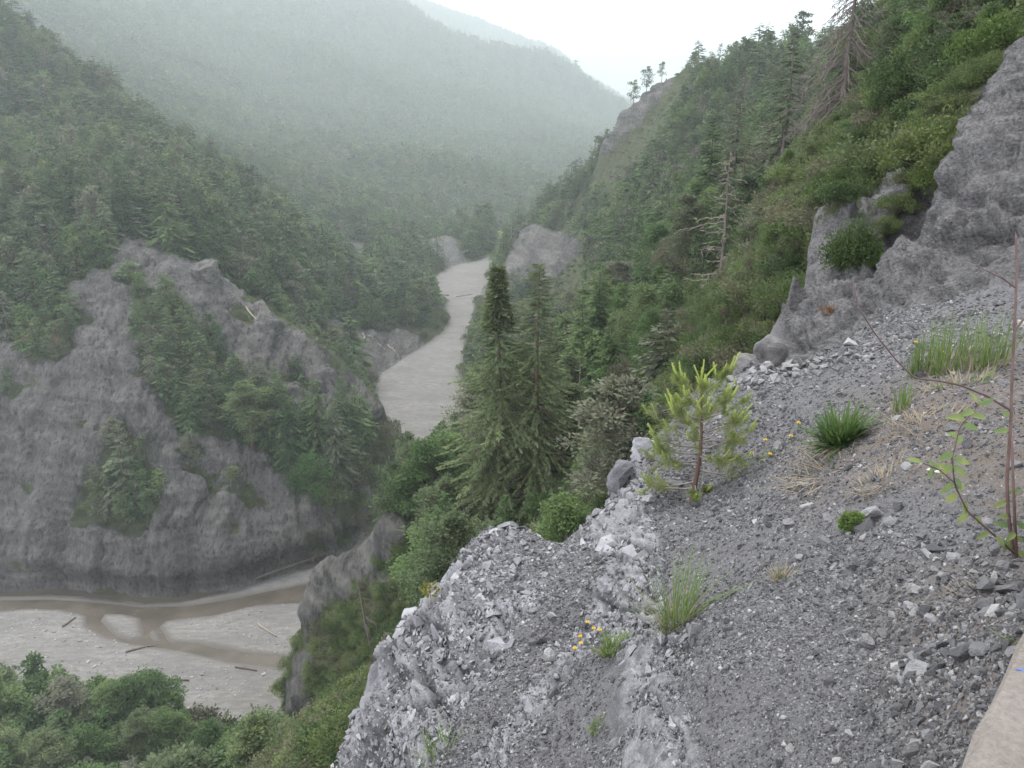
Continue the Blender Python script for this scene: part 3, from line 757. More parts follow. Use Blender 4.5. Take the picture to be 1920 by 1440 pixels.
def spruce(seed, H, R, nb, nt, base=0.06, droop=0.35, shape=0.85, tw=0.3, dead_low=0.0, ragged=0.25, top_dense=False, mini=0.018, slim=0.28):
    rng = np.random.default_rng(seed)
    mb_t, tp = trunk_mesh('t', H, 0.014 * H + 0.03, rng)
    zc = tp[:, 2]
    h = base + (1 - base) * rng.random(nb) ** 1.15
    h = np.sort(h)
    L = R * (1 - h) ** shape * (1 + ragged * rng.normal(size=nb)) + 0.015 * H
    L = np.clip(L, 0.2, R * 1.25)
    # short dead branches at the foot
    low = h < base + 0.10
    L[low] *= 0.75
    phi = rng.random(nb) * 2 * np.pi
    # let whole sides lack branches so that light shows through
    side = noise2(phi * 1.1, h * 9, seed)
    L *= np.clip(1 + side * 0.75, 0.35, 1.35)
    o = np.stack([np.interp(h * H, zc, tp[:, 0]), np.interp(h * H, zc, tp[:, 1]), h * H], 1)
    out = np.stack([np.cos(phi), np.sin(phi), np.zeros(nb)], 1)
    perp = np.stack([-np.sin(phi), np.cos(phi), np.zeros(nb)], 1)
    rise = 0.28 * (h - 0.55)
    mb = MB()
    B = []; Dv = []; Ln = []; Wd = []
    for i in range(nt):
        s = (0.18 + 0.82 * (i + rng.random(nb)) / nt)
        z = (rise * L * s - droop * L * s ** 1.6 * (1.05 - h * 0.6) + 0.12 * L * s ** 4)
        pos = o + out * (L * s)[:, None]; pos[:, 2] += z
        sg = rng.choice([-1, 1], nb)
        d = out * (0.75 + 0.3 * rng.random(nb))[:, None] + perp * (sg * (0.95 * rng.random(nb)))[:, None]
        d[:, 2] += -0.35 - 0.35 * rng.random(nb) + 0.35 * h
        ln = (tw * L * (1.15 - 0.55 * s) + mini * H) * (0.7 + 0.6 * rng.random(nb))
        B.append(pos); Dv.append(d); Ln.append(ln); Wd.append(ln * (slim + 0.16 * rng.random(nb)))
    blades(mb, np.concatenate(B), np.concatenate(Dv), np.concatenate(Ln), np.concatenate(Wd), None, rng)
    if top_dense:
        n = nb * 4
        hh = 0.80 + 0.2 * rng.random(n); rad = R * 0.22 * (1.05 - (hh - 0.80) / 0.2) * np.sqrt(rng.random(n))
        a = rng.random(n) * 2 * np.pi
        b = np.stack([np.cos(a) * rad + np.interp(hh * H, zc, tp[:, 0]), np.sin(a) * rad + np.interp(hh * H, zc, tp[:, 1]), hh * H], 1)
        d = np.stack([np.cos(a), np.sin(a), rng.normal(0.2, 0.5, n)], 1)
        blades(mb, b, d, 0.022 * H * (0.6 + rng.random(n)), 0.009 * H * (0.6 + rng.random(n)), None, rng)
    # bare twigs showing among the lower boughs
    if dead_low > 0:
        for i in range(int(dead_low)):
            j = rng.integers(0, max(2, int(nb * 0.6)))
            s = np.linspace(0, 1, 5)
            Lb = L[j] * (0.8 + 0.35 * rng.random())
            pts = o[j] + out[j] * (Lb * s)[:, None]; pts[:, 2] += -0.5 * Lb * s ** 1.4 + rng.normal(0, 0.02 * Lb, 5)
            pts[:, :2] += rng.normal(0, 0.03 * Lb, (5, 2)) * s[:, None]
            mb_t.tube(pts, 0.0022 * H * (1.05 - s), 4, False)
    return mb_t, mb
def pine(seed, H, R, nb, nl, base=0.35, leaf=0.5, flat=0.5):
    rng = np.random.default_rng(seed)
    mb_t, tp = trunk_mesh('t', H * 0.97, 0.012 * H + 0.03, rng, bend=0.05)
    zc = tp[:, 2]
    mb = MB()
    h = base + (1 - base) * (np.arange(nb) + rng.random(nb)) / nb
    phi = rng.random(nb) * 6.283
    prof = np.interp((h - base) / (1 - base), [0, 0.25, 0.6, 0.85, 1], [0.65, 1.0, 0.85, 0.55, 0.12])
    L = R * prof * (0.55 + 0.6 * rng.random(nb))
    for i in range(nb):
        o = np.array([np.interp(h[i] * H, zc, tp[:, 0]), np.interp(h[i] * H, zc, tp[:, 1]), h[i] * H])
        s = np.linspace(0, 1, 5)
        lift = rng.normal(0.12, 0.22)
        pts = o + np.stack([np.cos(phi[i]) * L[i] * s, np.sin(phi[i]) * L[i] * s, L[i] * (lift * s - 0.25 * s ** 2 + 0.3 * s ** 3)], 1)
        pts[1:, :] += rng.normal(0, 0.05 * L[i], (4, 3))
        mb_t.tube(pts, 0.0045 * H * (1.1 - s), 4, False)
        for c in range(3):
            k = nl
            cen = pts[4 - c] + rng.normal(0, 0.12 * L[i], 3) * (c > 0)
            rad = (0.32 - 0.06 * c) * L[i] + 0.03 * H
            q = rng.normal(size=(k, 3)); q = norm(q) * rng.random((k, 1)) ** 0.5 * rad
            q[:, 2] *= flat
            d = norm(q) + rng.normal(0, 0.5, (k, 3)) + np.array([0, 0, 0.35])
            ln = leaf * (0.6 + 0.7 * rng.random(k))
            blades(mb, cen + q, d, ln, ln * 0.42, None, rng)
    return mb_t, mb
def broad(seed, H, R, nc, nl, base=0.12, leaf=0.3, squash=1.0):
    rng = np.random.default_rng(seed)
    mb_t, tp = trunk_mesh('t', H * 0.8, 0.012 * H + 0.02, rng, bend=0.06)
    mb = MB()
    for i in range(nc):
        hh = base + (1 - base) * rng.random()
        prof = np.interp((hh - base) / (1 - base), [0, 0.2, 0.5, 0.8, 1], [0.55, 0.95, 1.0, 0.62, 0.1])
        a = rng.random() * 6.283
        rd = R * prof * rng.random() ** 0.4
        cen = np.array([np.cos(a) * rd, np.sin(a) * rd, hh * H * 0.96])
        cr = R * (0.22 + 0.2 * rng.random())
        q = norm(rng.normal(size=(nl, 3))) * (rng.random((nl, 1)) ** 0.4) * cr
        q[:, 2] *= 0.75 * squash
        d = norm(q) * 0.6 + rng.normal(0, 0.6, (nl, 3)) + np.array([np.cos(a) * 0.3, np.sin(a) * 0.3, -0.1])
        ln = leaf * (0.6 + 0.8 * rng.random(nl))
        blades(mb, cen + q, d, ln, ln * 0.62, None, rng)
        if i % 3 == 0:
            o = np.array([0, 0, max(0.1, hh * 0.55) * H * 0.8]); s = np.linspace(0, 1, 4)
            pts = o + (cen - o) * s[:, None] + rng.normal(0, 0.03 * R, (4, 3)) * np.array([0, 1, 1, 0])[:, None]
            mb_t.tube(pts, 0.005 * H * (1.1 - s), 4, False)
    return mb_t, mb
def bush(seed, H, R, nc, nl, leaf=0.18):
    rng = np.random.default_rng(seed)
    mb_t, mb = MB(), MB()
    for i in range(nc):
        a = rng.random() * 6.283; rd = R * rng.random() ** 0.55
        top = H * (1 - 0.55 * (rd / R) ** 2) * (0.55 + 0.45 * rng.random())
        cen = np.array([np.cos(a) * rd, np.sin(a) * rd, top * (0.45 + 0.5 * rng.random())])
        cr = 0.3 * H * (0.6 + 0.6 * rng.random())
        q = norm(rng.normal(size=(nl, 3))) * (rng.random((nl, 1)) ** 0.45) * cr
        d = norm(q) * 0.5 + rng.normal(0, 0.55, (nl, 3)) + np.array([0, 0, 0.55])
        ln = leaf * (0.6 + 0.8 * rng.random(nl))
        blades(mb, cen + q, d, ln, ln * 0.5, None, rng)
        if i % 2 == 0:
            s = np.linspace(0, 1, 4)
            pts = cen * s[:, None] + rng.normal(0, 0.04 * R, (4, 3)) * np.array([0, 1, 1, 0])[:, None]
            pts[0, 2] = -0.3
            mb_t.tube(pts, 0.014 * H * (1.15 - s), 4, False)
    return mb_t, mb
def dead(seed, H, nb, R, base=0.25, droop=0.5, sub=5, one_side=0.0, r0=None, wig=0.05, lift=0.0, top=0.12):
    """a bare trunk; its branches with twigs"""
    rng = np.random.default_rng(seed)
    mb_t, tp = trunk_mesh('t', H, r0 or (0.013 * H + 0.04), rng, 8, 0.02, top)
    mb = MB(); zc = tp[:, 2]
    for i in range(nb):
        h = base + (1 - base) * (i + rng.random()) / nb
        phi = rng.random() * 6.283
        if one_side and rng.random() < one_side: phi = math.pi + rng.normal(0, 0.7)
        L = R * (1 - h) ** 0.6 * (0.45 + 0.75 * rng.random()) + 0.03 * R
        k = 7; s = np.linspace(0, 1, k)
        o = np.array([np.interp(h * H, zc, tp[:, 0]), np.interp(h * H, zc, tp[:, 1]), h * H])
        pts = o + np.stack([np.cos(phi) * L * s, np.sin(phi) * L * s, L * (lift * s - droop * s ** 1.5 + 0.2 * s ** 3)], 1)
        pts += np.cumsum(rng.normal(0, wig * L, (k, 3)), 0) * s[:, None]
        mb.tube(pts, (0.0042 * H * (L / R) ** 0.5 + 0.008) * (1.08 - s), 5, False)
        for j in range(sub):
            f = 0.25 + 0.75 * rng.random(); p = f * (k - 1); a = int(min(p, k - 2)); p0 = pts[a] + (pts[a + 1] - pts[a]) * (p - a)
            l2 = L * (0.14 + 0.25 * rng.random()); dd = norm(pts[a + 1] - pts[a]) + rng.normal(0, 0.65, 3) + np.array([0, 0, -0.55 * droop + 0.5 * lift])
            q = p0 + norm(dd) * (l2 * np.linspace(0, 1, 4))[:, None]; q[1:] += rng.normal(0, 0.06 * l2, (3, 3))
            mb.tube(q, (0.0018 * H + 0.004) * np.linspace(1, 0.25, 4), 4, False)
    return mb_t, mb

PROTO = {}
def proto(key, pair, tmat, cmat, smooth_trunk=True):
    t, c = pair
    tm = t.mesh(key + '_trunk', True); tm.materials.append(tmat)
    cm = c.mesh(key + '_crown'); cm.materials.append(cmat)
    PROTO[key] = (tm, cm)
for i in range(2):
    proto(f'spruce_hi{i}', spruce(100 + i, 10, [2.1, 2.5][i], 320, 36, droop=0.45, dead_low=24, tw=0.13, mini=0.012, ragged=0.35), M_BARK, M_SPRUCE)
    proto(f'pine_hi{i}', pine(140 + i, 10, [2.6, 2.3][i], 44, 80, [0.2, 0.3][i], 0.27), M_PBARK, M_PINE)
    proto(f'broad_hi{i}', broad(160 + i, 10, [3.2, 2.7][i], 80, 170, 0.06, 0.21), M_BARK, M_BROAD)
for i in range(3):
    proto(f'bush_hi{i}', bush(180 + i, 1.0, [0.85, 1.05, 0.7][i], 46, 80, 0.085), M_BARK, M_BUSH)
for i in range(4):
    proto(f'spruce_mid{i}', spruce(110 + i, 10, [1.7, 2.0, 2.3, 1.5][i], 120, 11, droop=0.42, tw=0.42, shape=[0.8, 0.9, 0.7, 0.85][i]), M_BARK, M_SPRUCE)
    proto(f'pine_mid{i}', pine(130 + i, 10, [2.1, 2.5, 1.8, 2.3][i], 22, 18, [0.15, 0.3, 0.22, 0.35][i], 0.62), M_PBARK, M_PINE)
    proto(f'broad_mid{i}', broad(150 + i, 10, [2.8, 3.3, 2.5, 3.0][i], 36, 30, 0.1, 0.6), M_BARK, M_BROAD)
    proto(f'bush_mid{i}', bush(170 + i, 1.0, [0.8, 1.0, 0.65, 0.9][i], 26, 34, 0.13), M_BARK, M_BUSH)
for i in range(3):
    proto(f'spruce_lo{i}', spruce(210 + i, 10, [1.6, 1.9, 2.2][i], 60, 5, droop=0.4, tw=0.62), M_BARK, M_SPRUCE)
    proto(f'pine_lo{i}', pine(220 + i, 10, [2.2, 1.9, 2.4][i], 13, 8, 0.2, 1.0), M_PBARK, M_PINE)
    proto(f'broad_lo{i}', broad(230 + i, 10, [2.8, 3.2, 2.4][i], 24, 14, 0.08, 0.95), M_BARK, M_BROAD)

def ground_hit(u, v, tmin=30.0, tmax=2500.0):
    r = ray(u, v)
    t = tmin * np.exp(np.linspace(0, math.log(tmax / tmin), 1600))
    x, y, z = r[0] * t, r[1] * t, r[2] * t
    g = samp(VZ, x, y)
    b = np.nonzero(z < g)[0]
    i = b[0] if len(b) else -1
    return x[i], y[i], g[i], t[i]
def plant(kind, name, x, y, z, h, rot, label, cat, group=None, unit=10.0, wide=1.0, lean=0.0, key=None):
    """a tree or bush as an Empty at its foot with its trunk and crown"""
    tm, cm = PROTO[key]
    e = bpy.data.objects.new(name, None); COL.objects.link(e)
    e.location = (x, y, z - 0.02 * h); s = h / unit
    e.scale = (s * wide, s * wide, s); e.rotation_euler = (lean * math.cos(rot), lean * math.sin(rot), rot)
    e.empty_display_size = 0.2
    e['label'] = label; e['category'] = cat
    if group: e['group'] = group
    obj('stems' if kind == 'bush' else 'trunk', tm, None, e); obj('foliage' if kind == 'bush' else 'crown', cm, None, e)
    return e

# ------------------------------------------------------------------ trees: where they stand
sp = 6.4
gx, gy = np.meshgrid(np.arange(-1300, 900, sp), np.arange(28, 2000, sp))
gx = (gx + RNG.uniform(-0.48, 0.48, gx.shape) * sp).ravel(); gy = (gy + RNG.uniform(-0.48, 0.48, gy.shape) * sp).ravel()
# a closer stand on the near slopes
gx2, gy2 = np.meshgrid(np.arange(-180, 140, 3.6), np.arange(28, 330, 3.6))
gx2 = (gx2 + RNG.uniform(-0.48, 0.48, gx2.shape) * 3.6).ravel(); gy2 = (gy2 + RNG.uniform(-0.48, 0.48, gy2.shape) * 3.6).ravel()
gx3, gy3 = np.meshgrid(np.arange(-1500, 800, 9.0), np.arange(780, 2050, 9.0))
gx3 = (gx3 + RNG.uniform(-0.48, 0.48, gx3.shape) * 9).ravel(); gy3 = (gy3 + RNG.uniform(-0.48, 0.48, gy3.shape) * 9).ravel()
r3 = (np.hypot(gx3, gy3) >= 1050) & (np.hypot(gx3, gy3) < 2000)
gx4, gy4 = np.meshgrid(np.arange(-3000, 2000, 13.0), np.arange(1600, 5000, 13.0))
gx4 = (gx4 + RNG.uniform(-0.48, 0.48, gx4.shape) * 13).ravel(); gy4 = (gy4 + RNG.uniform(-0.48, 0.48, gy4.shape) * 13).ravel()
r4 = np.hypot(gx4, gy4) >= 2000
far_ok = (np.hypot(gx, gy) > 320) & (np.hypot(gx, gy) < 1050); near_ok = np.hypot(gx2, gy2) <= 320
tx = np.concatenate([gx[far_ok], gx2[near_ok], gx3[r3], gx4[r4]]); ty = np.concatenate([gy[far_ok], gy2[near_ok], gy3[r3], gy4[r4]])
tr = np.hypot(tx, ty); ta = np.arctan2(tx, ty)
ok = (np.abs(ta) < math.radians(40)) & (tr > 34) & (tr < 5000)
tx, ty, tr, ta = tx[ok], ty[ok], tr[ok], ta[ok]
tz = samp(VZ, tx, ty)
tb, tbed, tmd = samp(bare, tx, ty), samp(bedm, tx, ty), samp(meadow, tx, ty)
rnd = RNG.random(len(tx))
ok = (tbed < 0.05) & (tb + 0.35 * noise2(tx / 9, ty / 9, 5) < 0.42) & (tmd < 0.2) & (rnd > 0.06)
tx, ty, tz, tr, ta = tx[ok], ty[ok], tz[ok], tr[ok], ta[ok]
right = tx > -30 + 0.02 * ty
rnd = RNG.random(len(tx)); rnd2 = RNG.random(len(tx)); patch = noise2(tx / 38, ty / 38, 8)
kind = np.where(rnd < 0.46 + 0.2 * patch, 0, np.where(rnd < 0.80 + 0.12 * patch, 1, 2))      # 0 spruce 1 pine 2 broadleaf 3 bush
farm = tr > 430
kind = np.where(farm, np.where(rnd < 0.5 + 0.25 * patch, 0, np.where(rnd < 0.72, 1, 2)), kind)
nr_ = right & (tr < 330)
kind = np.where(nr_, np.where(rnd < 0.16, 0, np.where(rnd < 0.44 + 0.2 * patch, 1, np.where(rnd < 0.82, 2, 3))), kind)
th = np.where(kind == 0, 13 + 11 * rnd2, np.where(kind == 1, 11 + 9 * rnd2, np.where(kind == 2, 9 + 7 * rnd2, 2.0 + 2.2 * rnd2)))
th = np.where((tr > 600) & (kind < 3), th * (1.1 + 0.35 * sstep(700, 1200, tr) + 0.5 * sstep(1600, 2400, tr)), th)
th = np.where(nr_ & (kind < 3), th * (0.42 + 0.3 * rnd2), th)
th = np.where(right & (tr < 110) & (tx > 4) & (kind < 3), th * 0.8, th)
th = np.where(right & (tr < 62) & (kind < 3), th * 0.8, th)
th = np.where(right & (tr < 75) & (kind == 3), 0.9 + 1.2 * rnd2, th)
th = np.where(right & (tr >= 330) & (tr < 460), th * 0.72, th)
cl_ = (tr > 150) & (tr < 250) & ~right
th = np.where(cl_, th * 0.75, th)
th = np.where(cl_ & (samp(cliff, tx, ty) > 0.3), th * 0.62, th)
sp_ = cl_ & in_poly(*proj(tx, ty, tz)[:2], [(425,790),(520,760),(640,790),(730,780),(715,870),(665,972),(600,965),(548,910),(460,850)])
kind = np.where(sp_, np.where(rnd < 0.8, 0, np.where(rnd < 0.9, 1, 2)), kind)
th = np.where(sp_, np.where(kind == 2, 6 + 3 * rnd2, 12 + 10 * rnd2), th)
lowleft = (tz < -70) & (ty < 118) & (tx < -30)
kind = np.where(lowleft, np.where(rnd < 0.35, 1, np.where(rnd < 0.9, 2, 0)), kind)
th = np.where(lowleft, 6 + 6 * rnd2, th)
# where the river bank begins: willow bushes
sdt = samp(sd, tx, ty)
bank = (sdt < 7) & (sdt > 0)
kind = np.where(bank, 3, kind); th = np.where(bank, 2.2 + 2.6 * rnd2, th)
# in the photograph's view and not behind the land
tu, tv, tt = proj(tx, ty, tz + th)
bu, bv, bt = proj(tx, ty, tz)
el = (tz + th) / tr
hid = samp(elev, np.sin(ta) * tr * 0.985, np.cos(ta) * tr * 0.985) > el
nz_hide = np.zeros(len(tx), bool)
NEL = np.maximum.accumulate(NZ / NRg, axis=0)[-1]
nz_hide = np.interp(ta, na, NEL) > el + 0.01
ok = ~hid & ~nz_hide & (tu > -140) & (tu < 2060) & (bv > -60) & (tv < 1500)
# room for the trees that are set one by one
HERO_KEEP = [P(960,985,80), P(1340,560,75), P(1465,310,100), P(1590,235,66), P(1240,680,66)]
for q in HERO_KEEP: ok &= np.hypot(tx - q[0], ty - q[1]) > 5.0
# keep the views that stay open: the river reach, the tall spruces, the bare tree
def view_open(poly, tmax, frac=1.0):
    global ok
    for f in (1.0, 0.75, 0.5, 0.25):
        a, b, c = proj(tx, ty, tz + th * f)
        w = np.where(kind == 3, 0.7, 0.22) * th * F / tt * (1.15 - f)
        for o_ in (-1, 0, 1): ok &= ~(in_poly(a + o_ * w, b, poly) & (tt < tmax))
view_open([(720,640),(830,500),(920,470),(940,500),(900,620),(870,760),(790,790),(700,770),(690,720)], 300)
view_open([(880,480),(1080,520),(1090,800),(1040,900),(900,900),(870,740)], 78)
view_open([(630,1040),(640,1260),(540,1330),(400,1330),(300,1200),(0,1230),(0,1090),(560,1050)], 160)
view_open([(1450,640),(1450,480),(1530,370),(1720,200),(1900,-50),(1960,600)], 29)
view_open([(620,1050),(690,1000),(790,1000),(790,1090),(720,1190),(690,1230),(640,1300),(600,1300)], 105)
view_open([(1440,-200),(1655,-200),(1650,100),(1620,225),(1540,275),(1440,300),(1420,200)], 65)
view_open([(1410,60),(1520,60),(1510,300),(1410,320)], 98)
view_open([(1270,300),(1400,300),(1390,545),(1290,545)], 73)
view_open([(1060,560),(1130,560),(1130,670),(1060,670)], 84)
view_open([(1130,450),(1270,450),(1270,560),(1130,560)], 90)
view_open([(1085,330),(1225,300),(1225,470),(1085,470)], 132)
view_open([(1200,545),(1290,545),(1290,680),(1200,680)], 62)
view_open([(400,520),(540,560),(630,650),(560,640),(470,610),(420,580)], 230)
view_open([(1090,100),(1280,90),(1275,165),(1220,255),(1150,330),(1090,330)], 430)
view_open([(975,440),(1090,450),(1090,540),(960,560),(930,530)], 400)
tx, ty, tz, th, kind, tt, tr, tu, tv, right, lowleft = [a[ok] for a in (tx, ty, tz, th, kind, tt, tr, tu, tv, right, lowleft)]
size = th / tt
trot = RNG.random(len(tx)) * 6.283

def where_words(x, y, z, t, u, v):
    if z < -70 and y < 118 and x < -30: return 'on the river bank in the lower left corner', 'lower left river bank'
    if x > -30 + 0.02 * y and t < 130 and x < 2 and z < -30: return 'on the slope below the pale rock rib', 'slope below the rock rib'
    if x > -30 + 0.02 * y and t < 330: return ('on the steep slope below the rock wall', 'steep right slope') if t < 110 else ('on the middle of the right valley side', 'middle right slope')
    if x > -30 + 0.02 * y and t < 480: return 'along the wooded right ridge', 'right ridge'
    if t < 215: return ('on the grey cliff beside the near river flat', 'grey cliff') if z < -48 else ('along the top of the grey cliff', 'grey cliff top')
    if t < 300: return 'on the spur just behind the grey cliff', 'spur behind the grey cliff'
    if t < 470: return 'on the wooded left spur above the river bend', 'left spur'
    return 'on the far hazy mountainside', 'far mountainside'
NAMES = {0: ('spruce_tree', 'spruce'), 1: ('pine_tree', 'pine'), 2: ('broadleaf_tree', 'broad'), 3: ('bush', 'bush')}
WORD = {0: 'spruce', 1: 'pine', 2: 'broadleaf tree', 3: 'bush'}
rest = []
for kd in range(4):
    ids = np.nonzero(kind == kd)[0]
    ids = ids[np.argsort(-size[ids])]
    for n, i in enumerate(ids):
        if n >= 290: rest.append(i); continue
        px = size[i] * F
        nm, kk = NAMES[kd]
        if kd == 3: key = f'bush_hi{i % 3}' if tt[i] < 110 else f'bush_mid{i % 4}'
        elif px > 130: key = f'{kk}_hi{i % 2}'
        else: key = f'{kk}_mid{i % 4}'
        wds, grp = where_words(tx[i], ty[i], tz[i], tt[i], tu[i], tv[i])
        hgt = th[i]
        sz = {0: ('tall', 'slender', 17), 1: ('tall', 'small', 11), 2: ('full', 'small', 9), 3: ('large', 'low', 3)}[kd]
        adj = sz[0] if hgt > sz[2] else sz[1]
        wide = (0.85 + 0.4 * random.random()) * (1.25 if kd in (1, 2) and px > 130 else 1.0)
        plant(WORD[kd], nm, tx[i], ty[i], tz[i], th[i], trot[i], f'{adj} {WORD[kd]} {wds}', 'bush' if kd == 3 else 'tree', f'{adj} {WORD[kd]}s, {grp}',
              1.0 if kd == 3 else 10.0, wide, random.gauss(0, 0.03), key)
rest = np.array(rest, int)

# the rest of the wood: too many to count, instanced over points
def scatter(name, pts, scl, rot, idx, protos, label=None, unit=None):
    """one object whose points each carry a copy of one of the meshes"""
    col = bpy.data.collections.new(name + '_kinds')
    for k, (ms) in enumerate(protos):
        bmx = bmesh.new()
        mats = []
        for m in ms:
            off = len(mats); mats.extend(list(m.materials))
            n0 = len(bmx.faces); bmx.from_mesh(m); bmx.faces.ensure_lookup_table()
            for f in bmx.faces[n0:]: f.material_index = off
        me = bpy.data.meshes.new(f'{name}_kind'); bmx.to_mesh(me); bmx.free()
        for m in mats: me.materials.append(m)
        col.objects.link(bpy.data.objects.new(f'{name}_kind_{k:02d}', me))
    me = mesh_from(name, pts, [])
    attr(me, 'scl', scl, 'FLOAT_VECTOR'); attr(me, 'rot', rot, 'FLOAT_VECTOR')
    a = me.attributes.new('kind_index', 'INT', 'POINT'); a.data.foreach_set('value', np.asarray(idx, np.int32))
    o = obj(name, me, None, kind='stuff')
    if label: o['label'] = label
    g = bpy.data.node_groups.new(name + '_nodes', 'GeometryNodeTree')
    g.interface.new_socket('Geometry', in_out='INPUT', socket_type='NodeSocketGeometry')
    g.interface.new_socket('Geometry', in_out='OUTPUT', socket_type='NodeSocketGeometry')
    gi, go = g.nodes.new('NodeGroupInput'), g.nodes.new('NodeGroupOutput')
    ci = g.nodes.new('GeometryNodeCollectionInfo'); ci.inputs['Collection'].default_value = col
    ci.inputs['Separate Children'].default_value = True; ci.inputs['Reset Children'].default_value = True
    ip = g.nodes.new('GeometryNodeInstanceOnPoints'); ip.inputs['Pick Instance'].default_value = True
    def na_(nm, dt):
        n = g.nodes.new('GeometryNodeInputNamedAttribute'); n.data_type = dt; n.inputs['Name'].default_value = nm
        return n.outputs['Attribute']
    g.links.new(gi.outputs[0], ip.inputs['Points']); g.links.new(ci.outputs[0], ip.inputs['Instance'])
    g.links.new(na_('kind_index', 'INT'), ip.inputs['Instance Index'])
    e2r = g.nodes.new('FunctionNodeEulerToRotation')
    g.links.new(na_('rot', 'FLOAT_VECTOR'), e2r.inputs[0]); g.links.new(e2r.outputs[0], ip.inputs['Rotation'])
    g.links.new(na_('scl', 'FLOAT_VECTOR'), ip.inputs['Scale'])
    g.links.new(ip.outputs[0], go.inputs[0])
    md = o.modifiers.new('scatter', 'NODES'); md.node_group = g
    return o
kk = kind[rest]
lo_keys = ['spruce_lo0', 'spruce_lo1', 'spruce_lo2', 'pine_lo0', 'pine_lo1', 'pine_lo2', 'broad_lo0', 'broad_lo1', 'broad_lo2', 'bush_mid0', 'bush_mid1', 'bush_mid2',
           'spruce_mid0', 'spruce_mid1', 'spruce_mid2', 'pine_mid0', 'pine_mid1', 'pine_mid2', 'broad_mid0', 'broad_mid1', 'broad_mid2']
idx = kk * 3 + RNG.integers(0, 3, len(rest))
idx = np.where((size[rest] * F > 45) & (kk < 3), idx + 12, idx)
un = np.where(kk == 3, 1.0, 10.0)
s_ = th[rest] / un
wd = s_ * RNG.uniform(1.05, 1.6, len(rest))
pts = np.stack([tx[rest], ty[rest], tz[rest] - 0.3], 1)
rots = np.stack([RNG.normal(0, 0.03, len(rest)), RNG.normal(0, 0.03, len(rest)), trot[rest]], 1)
scatter('distant_forest', pts, np.stack([wd, wd, s_], 1), rots, idx, [PROTO[k] for k in lo_keys], 'hazy mixed forest covering the far mountainside and slopes')
print('trees single', int(len(tx) - len(rest)), 'forest', len(rest))

# undergrowth between the trees of the nearer slopes
n = 26000
uu = RNG.uniform(math.radians(-40), math.radians(40), n); ur = 27 * np.exp(RNG.random(n) * math.log(420 / 27))
ux, uy = np.sin(uu) * ur, np.cos(uu) * ur
uz = samp(VZ, ux, uy)
okk = (samp(bedm, ux, uy) < 0.05) & (samp(bare, ux, uy) + 0.5 * noise2(ux / 6, uy / 6, 3) < 0.62) & (samp(elev, ux * 0.97, uy * 0.97) < (uz + 2) / ur) & (np.interp(uu, na, NEL) < (uz + 2) / ur + 0.01)
ux, uy, uz = ux[okk], uy[okk], uz[okk]
s_ = RNG.uniform(0.5, 1.5, len(ux)) * np.where(np.hypot(ux, uy) < 80, 0.7, 1.0); w_ = s_ * RNG.uniform(1.0, 1.8, len(ux))
uidx = np.where(np.hypot(ux, uy) < 110, 4 + RNG.integers(0, 3, len(ux)), RNG.integers(0, 4, len(ux)))
scatter('undergrowth', np.stack([ux, uy, uz - 0.1], 1), np.stack([w_, w_, s_], 1), np.stack([0 * ux, 0 * ux, RNG.random(len(ux)) * 6.28], 1),
        uidx, [PROTO[f'bush_mid{i}'] for i in range(4)] + [PROTO[f'bush_hi{i}'] for i in range(3)], 'low green undergrowth among the trees of the near slopes')
n = 9000
uu = RNG.uniform(math.radians(2), math.radians(40), n); ur = 26.5 * np.exp(RNG.random(n) * math.log(75 / 26.5))
ux, uy = np.sin(uu) * ur, np.cos(uu) * ur
uz = samp(VZ, ux, uy)
okk = (samp(elev, ux * 0.97, uy * 0.97) < (uz + 1) / ur) & (noise2(ux / 3, uy / 3, 13) > -0.35)
ux, uy, uz = ux[okk], uy[okk], uz[okk]
s_ = RNG.uniform(0.3, 1.0, len(ux)) * np.where(RNG.random(len(ux)) < 0.12, 1.7, 1.0); w_ = s_ * RNG.uniform(0.8, 1.5, len(ux))
suu, svv, stt = proj(ux, uy, uz)
clr = (suu > 1400) & (suu < 1680) & (svv < 330)
s_ = np.where(clr, np.minimum(s_, 0.6), s_); w_ = np.where(clr, np.minimum(w_, 0.8), w_)
six = RNG.integers(0, 3, len(ux)); tre = (RNG.random(len(ux)) < 0.10) & ~clr & ~((suu > 1240) & (suu < 1420))
six = np.where(tre, 3 + RNG.integers(0, 3, len(ux)), six); s_ = np.where(tre, RNG.uniform(0.12, 0.34, len(ux)), s_); w_ = np.where(tre, s_, w_)
scatter('hillside_scrub', np.stack([ux, uy, uz - 0.05], 1), np.stack([w_, w_, s_], 1), np.stack([0 * ux, 0 * ux, RNG.random(len(ux)) * 6.28], 1),
        six, [PROTO[f'bush_hi{i}'] for i in range(3)] + [PROTO['pine_hi0'], PROTO['spruce_hi0'], PROTO['broad_hi1']], 'low green scrub covering the slope behind the rock outcrop')
n = 7000
uu = RNG.uniform(math.radians(-34), math.radians(4), n); ur = 30 * np.exp(RNG.random(n) * math.log(125 / 30))
ux, uy = np.sin(uu) * ur, np.cos(uu) * ur
uz = samp(VZ, ux, uy)
okk = (samp(bedm, ux, uy) < 0.05) & (samp(bare, ux, uy) < 0.6) & (samp(elev, ux * 0.97, uy * 0.97) < (uz + 1) / ur) & (np.interp(uu, na, NEL) < (uz + 2) / ur + 0.01)
ux, uy, uz = ux[okk], uy[okk], uz[okk]
s_ = RNG.uniform(0.35, 1.4, len(ux)); w_ = s_ * RNG.uniform(0.8, 1.5, len(ux))
scatter('bank_scrub', np.stack([ux, uy, uz - 0.05], 1), np.stack([w_, w_, s_], 1), np.stack([0 * ux, 0 * ux, RNG.random(len(ux)) * 6.28], 1),
        RNG.integers(0, 3, len(ux)), [PROTO[f'bush_hi{i}'] for i in range(3)], 'low green scrub on the slope below the pale rock rib')
